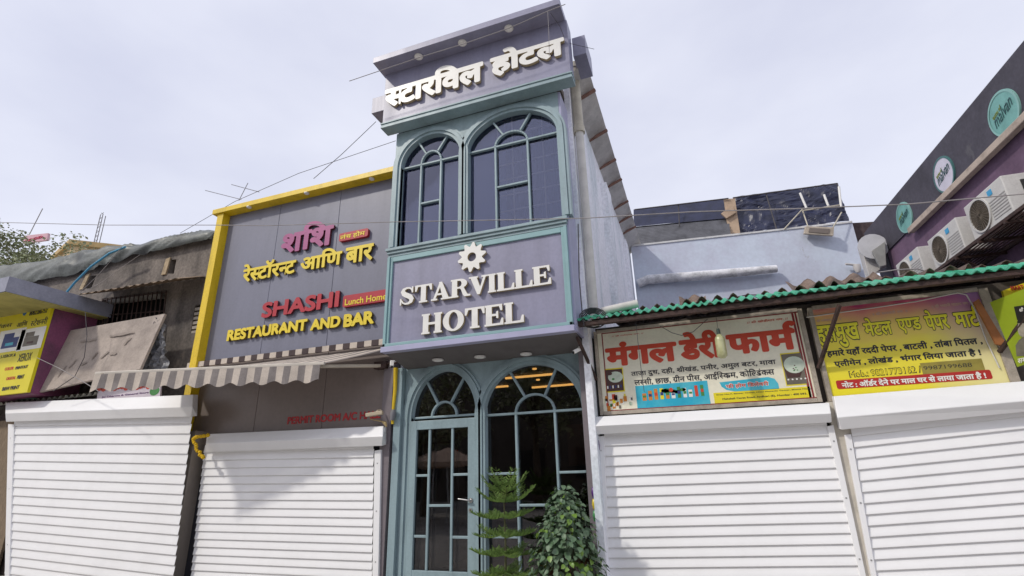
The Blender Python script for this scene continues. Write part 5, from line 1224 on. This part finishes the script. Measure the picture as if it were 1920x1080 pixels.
# ================================================================== SKYLINE AT LEFT
fb = thing('yellow_building', at(140, 470, 30), 'distant cream and ochre flat roofed building behind the tarpaulin', 'building')
a, c, d, e_ = at(110, 458, 32), at(138, 452, 30), at(185, 470, 31.5), at(135, 500, 30)
b = MB(); b.hexa([(a.x, a.y, 0), (c.x, c.y, 0), (d.x+2, d.y+2, 0), (a.x+4, a.y+6, 0)], [(a.x, a.y, c.z), (c.x, c.y, c.z), (d.x+2, d.y+2, c.z), (a.x+4, a.y+6, c.z)]); b.build('wall', mat('ochre wash', (.50, .38, .22), .9, .2, .5), fb)
b = MB(); b.hexa([(a.x-.3, a.y-.3, c.z-.5), (c.x, c.y-.4, c.z-.5), (d.x+2.2, d.y+1.6, c.z-.5), (a.x+4, a.y+6, c.z-.5)], [(a.x-.3, a.y-.3, c.z+.05), (c.x, c.y-.4, c.z+.05), (d.x+2.2, d.y+1.6, c.z+.05), (a.x+4, a.y+6, c.z+.05)]); b.build('roof_band', mat('ochre roof band', (.46, .33, .15), .9, .2, .6), fb)
fs = thing('food_sign', at(70, 452, 26), 'distant pink and red sign showing above the treetop', 'sign')
b = MB(); b.slab([at(*p, 26) for p in ((42, 456), (88, 450), (90, 437), (45, 442))], (0, .2, 0)); b.build('panel', mat('pink sign board', (.55, .33, .38), .6), fs)
lettering('word', word('FOOD', .06, .03), (46, 454), (80, 441), 25.95, .05, [mat('crimson letter', (.38, .01, .06), .5)]*2, fs)
b = MB(); tb, tt = at(176, 470, 40), at(191, 402, 40)
for o_ in ((0, 0), (.55, 0), (.28, .5)): b.tube([tb+Vector((o_[0]-.25, o_[1], -3)), tt+Vector((o_[0]*.9-.25, o_[1], 0))], .05, 5)
for k_ in range(9):
    f = k_/8; p = tb*(1-f)+tt*f; b.tube([p+Vector((-.25, 0, 0)), p+Vector((.3, 0, .25))], .03, 4); b.tube([p+Vector((.3, 0, .0)), p+Vector((-.25, 0, .3))], .03, 4)
tag(b.build('lattice_mast', mat('grey mast steel', (.16, .15, .16), .6), loc=tb), 'thin steel lattice mast rising behind the tarpaulin roof', 'mast')
b = MB(); b.tube([at(55, 440, 20), at(80, 391, 20)], .03, 5); tag(b.build('aerial_pole', WIREL, loc=at(55, 440, 20)), 'thin leaning aerial pole above the treetop at left', 'pole')
an = MB()
for pa, pb in (((385, 357), (452, 374)), ((448, 376), (465, 343)), ((434, 346), (486, 360))): an.tube([at(*pa, 7.2), at(*pb, 7.2)], .008, 5)
tag(an.build('tv_aerial', mat('grey aerial tube', (.25, .25, .28), .6), loc=at(448, 376, 7.2)), 'grey television aerial standing over the yellow restaurant border', 'aerial')

# ================================================================== OVERHEAD WIRES
def cable(lab, pts, Y, r, m, sag=0):
    q = []
    for a, c in zip(pts[:-1], pts[1:]):
        for f in range(4): q.append((a[0]+(c[0]-a[0])*f/4, a[1]+(c[1]-a[1])*f/4))
    q.append(pts[-1]); Ys = Y if isinstance(Y, (list, tuple)) else (Y, Y); n_ = len(q)-1
    q = [at(*p, Ys[0]+(Ys[1]-Ys[0])*i/n_) for i, p in enumerate(q)]
    b = MB(); b.tube(q, r, 6); tag(b.build('overhead_wire', m, loc=q[0]), lab, 'wire')
cable('long grey wire crossing the whole street front from left to right', ((-40, 416), (200, 422), (400, 422), (500, 423), (740, 416), (960, 412), (1100, 409), (1300, 397), (1500, 391), (1700, 383), (1960, 360)), 5.2, .0055, WIREL)
cable('wire slanting up across the hotel canopy downlights', ((655, 152), (785, 108), (867, 83), (954, 53), (1027, 21), (1060, 8)), 5.6, .006, WIREL)
cable('thin wire rising from the restaurant roof to the hotel side', ((588, 335), (640, 290), (705, 228)), 6.9, .006, WIRE)
cable('faint wire rising along the restaurant roof line to the hotel', ((338, 437), (440, 378), (560, 325), (742, 264)), 6.9, .005, WIRE)
cable('thin wire hanging in front of the hotel canopy down to the letters', ((1027, 21), (1029, 60), (1030, 105)), 5.7, .004, WIREL)
cable('thin wire from the canopy corner down behind the parapet', ((1032, 24), (1050, 50), (1062, 80), (1114, 92)), (5.7, 6.4), .004, WIRE)
cable('black cable running down the right side trim of the hotel', ((1084, 420), (1086, 520), (1092, 590), (1095, 612)), 6.4, .008, WIRE)
cable('black cable arching over the brown roof sheets before the blue wall', ((1290, 580), (1340, 566), (1400, 553), (1430, 553), (1444, 560)), 7.2, .008, WIRE)
cable('pale cable arching over the canopy before the air conditioners', ((1640, 512), (1680, 506), (1720, 504), (1762, 516)), 7.2, .008, WIREL)
cable('pale string running from the yellow copy shop sign across the plum side box', ((70, 671), (110, 690), (150, 712), (184, 733)), (6.2, 6.0), .006, WIREL)
cable('dark cable drooping in front of the blank beige board', ((160, 585), (163, 630), (158, 670), (140, 706), (100, 733)), 6.3, .007, WIRE)
cable('faint wire crossing down over the stained cement wall beside the blue hose', ((228, 463), (205, 492), (180, 520), (150, 548)), 6.8, .006, WIREL)
cable('second faint wire crossing the stained cement wall towards the sheet awning', ((262, 478), (230, 500), (190, 530), (152, 549)), 6.8, .005, WIREL)
b = MB(); cr_ = random.Random(8)
for k_ in range(5):
    q = [at(1098+26*math.cos(t_*.5+k_)*(1-.12*k_)+14, 598+18*math.sin(t_*.5+k_)*(1-.1*k_)-t_*.3, 6.55+.02*k_) for t_ in range(13)]; b.tube(q, .009, 6)
tag(b.build('cable_coil', WIRE, loc=at(1110, 600, 6.55)), 'tangle of black and grey cable coiled on the canopy end by the hotel sign', 'cable coil')
b = MB(); a, c = at(1128, 584, 6.7), at(1196, 569, 6.75); b.tube([a, c], .055, 14, cap=True); tag(b.build('pipe_offcut', PVCW, loc=a), 'short white plastic pipe lying above the green canopy end', 'pipe')

# ================================================================== SNACK PACKETS BY THE ENTRANCE
pk = MB(); pr_ = random.Random(9); PKM = [mat('violet packet', (.10, .03, .20), .3), mat('yellow packet', (.65, .5, .03), .3), mat('green packet', (.05, .25, .08), .3), mat('red packet', (.4, .03, .03), .3)]
for k_ in range(7):
    p = at(1116+pr_.uniform(-1, 2), 835+k_*22, 6.9)
    pk = MB(); pk.lathe([(.005, .075), (.05, .06), (.055, 0), (.05, -.06), (.005, -.075)], p, 8); 
    tag(pk.build('snack_packet', PKM[k_ % 4 if k_ != 2 else 1], loc=p), ('topmost violet packet', 'second packet from the top, yellow', 'third packet from the top, yellow', 'fourth packet from the top, red', 'fifth packet from the top, violet', 'sixth packet from the top, yellow', 'lowest packet, green')[k_]+' in the strip hanging beside the dairy shutter', 'packet', 'snack packets hanging by the dairy shutter')

# ================================================================== PLANTS
def pot(t, x, y, r, h):
    b = MB(); b.lathe([(r*.72, 0), (r*.95, h*.85), (r*1.06, h*.86), (r*1.06, h), (r*.9, h), (r*.85, h*.9)], (x, y, .07), 24); b.build('pot', TERRA, t)
pc = at(946, 1000, 6.2); ptop = at(944, 903, 6.2).z
pine = thing('norfolk_pine', (pc.x, 6.2, .07), 'young norfolk pine with flat tiers of feathery branches in front of the door', 'plant')
pot(pine, pc.x, 6.2, .17, .32)
b = MB(); b.tube([(pc.x, 6.2, .3), (pc.x+.01, 6.2, .8), (pc.x-.005, 6.2, ptop)], [.018, .013, .004], 8); b.build('stem', mat('green brown stem', (.10, .10, .045), .8), pine)
rn = random.Random(11); nb = MB(); tw = MB()
tiers = [(.04, .19, .95), (.11, .27, .55), (.22, .36, .30), (.38, .38, .10), (.57, .39, .02), (.77, .40, -.02), (.97, .40, -.04)]
def needles(base, d, L_, up):
    n_ = int(L_/.007); side = d.cross(Vector((0, 0, 1))).normalized(); upv = side.cross(d).normalized()
    pts = []
    for i in range(n_+1):
        f = i/n_; pts.append(base+d*L_*f+Vector((0, 0, up*L_*(f**1.6)-.10*L_*math.sin(math.pi*f))))
    tw.tube(pts[::4]+[pts[-1]], [.0035]*len(pts[::4]+[pts[-1]]), 4)
    step = 3
    for i in range(2, n_, step):
        f = i/n_; p = pts[i]; bl_ = .15*(1-.72*f)*min(1, .25+f*3)
        for s_ in (-1, 1):
            bd_ = (d*rn.uniform(.55, .85)+side*s_+upv*rn.uniform(-.05, .4)).normalized(); bn = bd_.cross(upv).normalized()
            m_ = max(3, int(bl_/.007))
            for q_ in range(m_+1):
                c_ = p+bd_*bl_*q_/m_+Vector((0, 0, .02*(q_/m_)**2))
                for e_ in (-1, 0, 1):
                    dd = (bd_*.8+bn*e_*.9+upv*(.35 if e_ else .9)*rn.uniform(.4, 1.3)).normalized(); w_ = bd_.cross(dd)
                    w_ = (w_.normalized() if w_.length > 1e-4 else bn)*.0026; tip = c_+dd*.021*rn.uniform(.7, 1.2)
                    nb.add([c_-w_, c_+w_, tip], [(0, 1, 2)])
    for i, p in enumerate(pts[2:]):
        for e_ in (-1, 1):
            dd = (d*.6+side*e_*.6+upv*rn.uniform(.2, .9)).normalized(); tip = p+dd*.022; nb.add([p-d*.003, p+d*.003, tip], [(0, 1, 2)])
for ti, (dz, L_, up) in enumerate(tiers):
    z = ptop-dz; nbr = 4 if ti < 1 else 5 if ti < 3 else 6
    a0 = rn.uniform(0, 6.3)
    for k_ in range(nbr):
        a_ = a0+2*math.pi*k_/nbr+rn.uniform(-.25, .25); l_ = L_*rn.uniform(.85, 1.1)
        needles(Vector((pc.x, 6.2, z)), Vector((math.cos(a_), math.sin(a_), .05)).normalized(), l_, up+rn.uniform(-.05, .1))
nb.build('needles', PINEG, pine, fix=False); tw.build('branches', mat('green twig', (.09, .11, .035), .8), pine)
# bush
bc = at(1062, 1010, 6.3); btop = at(1062, 925, 6.3).z
bush = thing('leafy_shrub', (bc.x, 6.3, .07), 'dense shrub of drooping heart shaped dark green leaves by the right entrance post', 'plant')
pot(bush, bc.x, 6.3, .19, .34)
def leaf(mb, p, d, nrm, s, mi=0, fold=.25, wid=.42):
    d = d.normalized(); sd = d.cross(nrm).normalized(); nn = sd.cross(d).normalized()
    out = [(0, 0), (.12, .30), (.38, wid), (.70, .30), (1.0, 0)]
    C_ = [p+d*s*a-nn*s*.18*a*a for a, _ in out]
    Lf = [p+d*s*a+sd*s*w_+nn*s*fold*w_-nn*s*.18*a*a for a, w_ in out[1:4]]; Rt = [p+d*s*a-sd*s*w_+nn*s*fold*w_-nn*s*.18*a*a for a, w_ in out[1:4]]
    v = C_+Lf+Rt
    mb.add(v, [(0, 1, 5), (1, 2, 6, 5), (2, 3, 7, 6), (3, 4, 7), (0, 8, 1), (1, 8, 9, 2), (2, 9, 10, 3), (3, 10, 4)], mi, True)
lf = MB(); st_ = MB(); rn = random.Random(21)
hgt = btop-.35
for k_ in range(46):
    f = rn.random()**.7; z = .35+hgt*f; rad = (.05+.40*(1-f)**.62)*rn.uniform(.5, 1.0); a_ = rn.uniform(0, 6.3)
    e_ = Vector((bc.x+rad*math.cos(a_), 6.3+rad*math.sin(a_), z))
    st_.tube([Vector((bc.x, 6.3, max(.3, z-.35))), Vector((bc.x+rad*.5*math.cos(a_), 6.3+rad*.5*math.sin(a_), z-.02)), e_], [.006, .004, .002], 5)
for k_ in range(1350):
    a_k = rn.uniform(0, 6.3); f = rn.random()**.85; z = .38+hgt*f+.05*math.sin(a_k*3); R_ = (.05+.37*(1-f)**.60)*(1+.25*math.sin(5*f*6+k_ % 7+2*math.sin(a_k))); a_ = rn.uniform(0, 6.3); rr = R_*rn.uniform(.55, 1.0)**.6
    p = Vector((bc.x+rr*math.cos(a_), 6.3+rr*math.sin(a_), z+rn.uniform(-.03, .03)))
    o_ = Vector((math.cos(a_), math.sin(a_), 0)); d = (o_*rn.uniform(.3, 1)+Vector((rn.uniform(-.5, .5), rn.uniform(-.5, .5), rn.uniform(-1.0, .15))))
    leaf(lf, p, d, (o_+Vector((rn.uniform(-.4, .4), rn.uniform(-.4, .4), .7))).normalized(), rn.uniform(.05, .10)*(1.05-.3*f), 1 if rn.random() < .06 or (f < .25 and math.cos(a_-5.4) > .8 and rn.random() < .5) else 0)
lf.build('leaves', [LEAFG, LEAFY], bush, fix=False); st_.build('stems', BARK, bush)
# tree at far left, trees and parasols across the street (seen in the glass)
def tree(loc, h, r, label, nleaf, seed, group=None, squash=.8, leafs=.11):
    rn = random.Random(seed); x, y = loc; t = thing('tree', (x, y, 0), label, 'tree', group)
    b = MB(); b.tube([(x, y, 0), (x+.1, y, h*.3), (x-.05, y+.1, h*.62)], [.2, .15, .09], 9)
    cl = []
    for k_ in range(16):
        a_ = rn.uniform(0, 6.3); rr = r*math.sqrt(rn.random())*.85; z = h-r*squash+rn.uniform(-.8, .75)*r*squash
        c = Vector((x+rr*math.cos(a_), y+rr*math.sin(a_), z)); cl.append((c, r*rn.uniform(.25, .45)))
        b.tube([(x-.02, y+.05, h*rn.uniform(.4, .6)), (c+Vector((x, y, h*.5)))/2 if False else Vector(((c.x+x)/2, (c.y+y)/2, c.z*.8)), c], [.05, .035, .012], 5)
    b.build('trunk', BARK, t)
    m = MB()
    for k_ in range(nleaf):
        c, cr0 = cl[k_ % len(cl)]; v = Vector((rn.gauss(0, 1), rn.gauss(0, 1), rn.gauss(0, 1))).normalized()*cr0*rn.random()**.4
        v.z *= .75; p = c+v; d = Vector((rn.uniform(-1, 1), rn.uniform(-1, 1), rn.uniform(-1, .4))).normalized(); sd = d.cross(Vector((rn.uniform(-1, 1), rn.uniform(-1, 1), 1))).normalized()
        s_ = leafs*rn.uniform(.6, 1.3); m.add([p, p+d*s_*.5+sd*s_*.3, p+d*s_, p+d*s_*.5-sd*s_*.3], [(0, 1, 2, 3)])
    m.build('crown', TREEG, t, fix=False)
c = at(30, 475, 18); tree((c.x-.9, 18), at(30, 418, 18).z, 4.0, 'dusty green tree showing above the roofs at the far left', 6500, 5, leafs=.24)
for i, (x, y, h, r) in enumerate(((-11, -6, 6.5, 2.6), (-7.2, -9, 7.5, 2.8), (-4.2, -8.5, 6.8, 2.4), (-14.5, -9, 7, 3))):
    tree((x, y), h, r, ('tree across the street reflected in the door glass beside the parasols', 'tall tree across the street behind the viewpoint, middle of the row', 'tree across the street nearest to the hotel axis', 'broad tree across the street at the left end of the row')[i], 2200, 30+i, 'trees across the street', leafs=.26)
def parasol(x, y, label):
    t = thing('parasol', (x, y, 0), label, 'parasol', 'parasols across the street'); b = MB(); b.tube([(x, y, 0), (x, y, 2.35)], .03, 8); b.build('pole', STEEL, t)
    b = MB(); n_ = 8; ap = Vector((x, y, 2.45)); ed = [Vector((x+1.25*math.cos(k_*math.pi/4), y+1.25*math.sin(k_*math.pi/4), 1.95)) for k_ in range(n_)]
    for k_ in range(n_): b.add([ap, ed[k_], ed[(k_+1) % n_]], [(0, 1, 2)]); b.quad(ed[k_], ed[(k_+1) % n_], ed[(k_+1) % n_]-Vector((0, 0, .15)), ed[k_]-Vector((0, 0, .15)))
    b.build('canopy', mat('tan parasol cloth', (.50, .36, .27), .9, .15), t, fix=False)
parasol(-8.3, -2.6, 'tan parasol across the street, nearer to the hotel door'); parasol(-9.9, -4.6, 'tan parasol across the street, standing farther back')
ob = thing('opposite_building', (-6, -16, 0), 'plain unseen building across the street behind the trees, dark to keep sky out of the glass', 'building')  # unseen backdrop, raised and darkened to block sky in the fanlight reflections
b = MB(); b.box(-26, 8, -22, -16, 0, 9.5); b.build('wall', mat('darkened ochre render', (.10, .085, .07), .9, .3, .8), ob)
for k_ in range(9): b = MB(); b.box(-24+k_*3.4, -22.4+k_*3.4, -15.98, -15.9, 1.2, 2.8); b.build('window', BLACK, ob)

bpy.data.objects.remove(TXO); bpy.data.curves.remove(TXT)
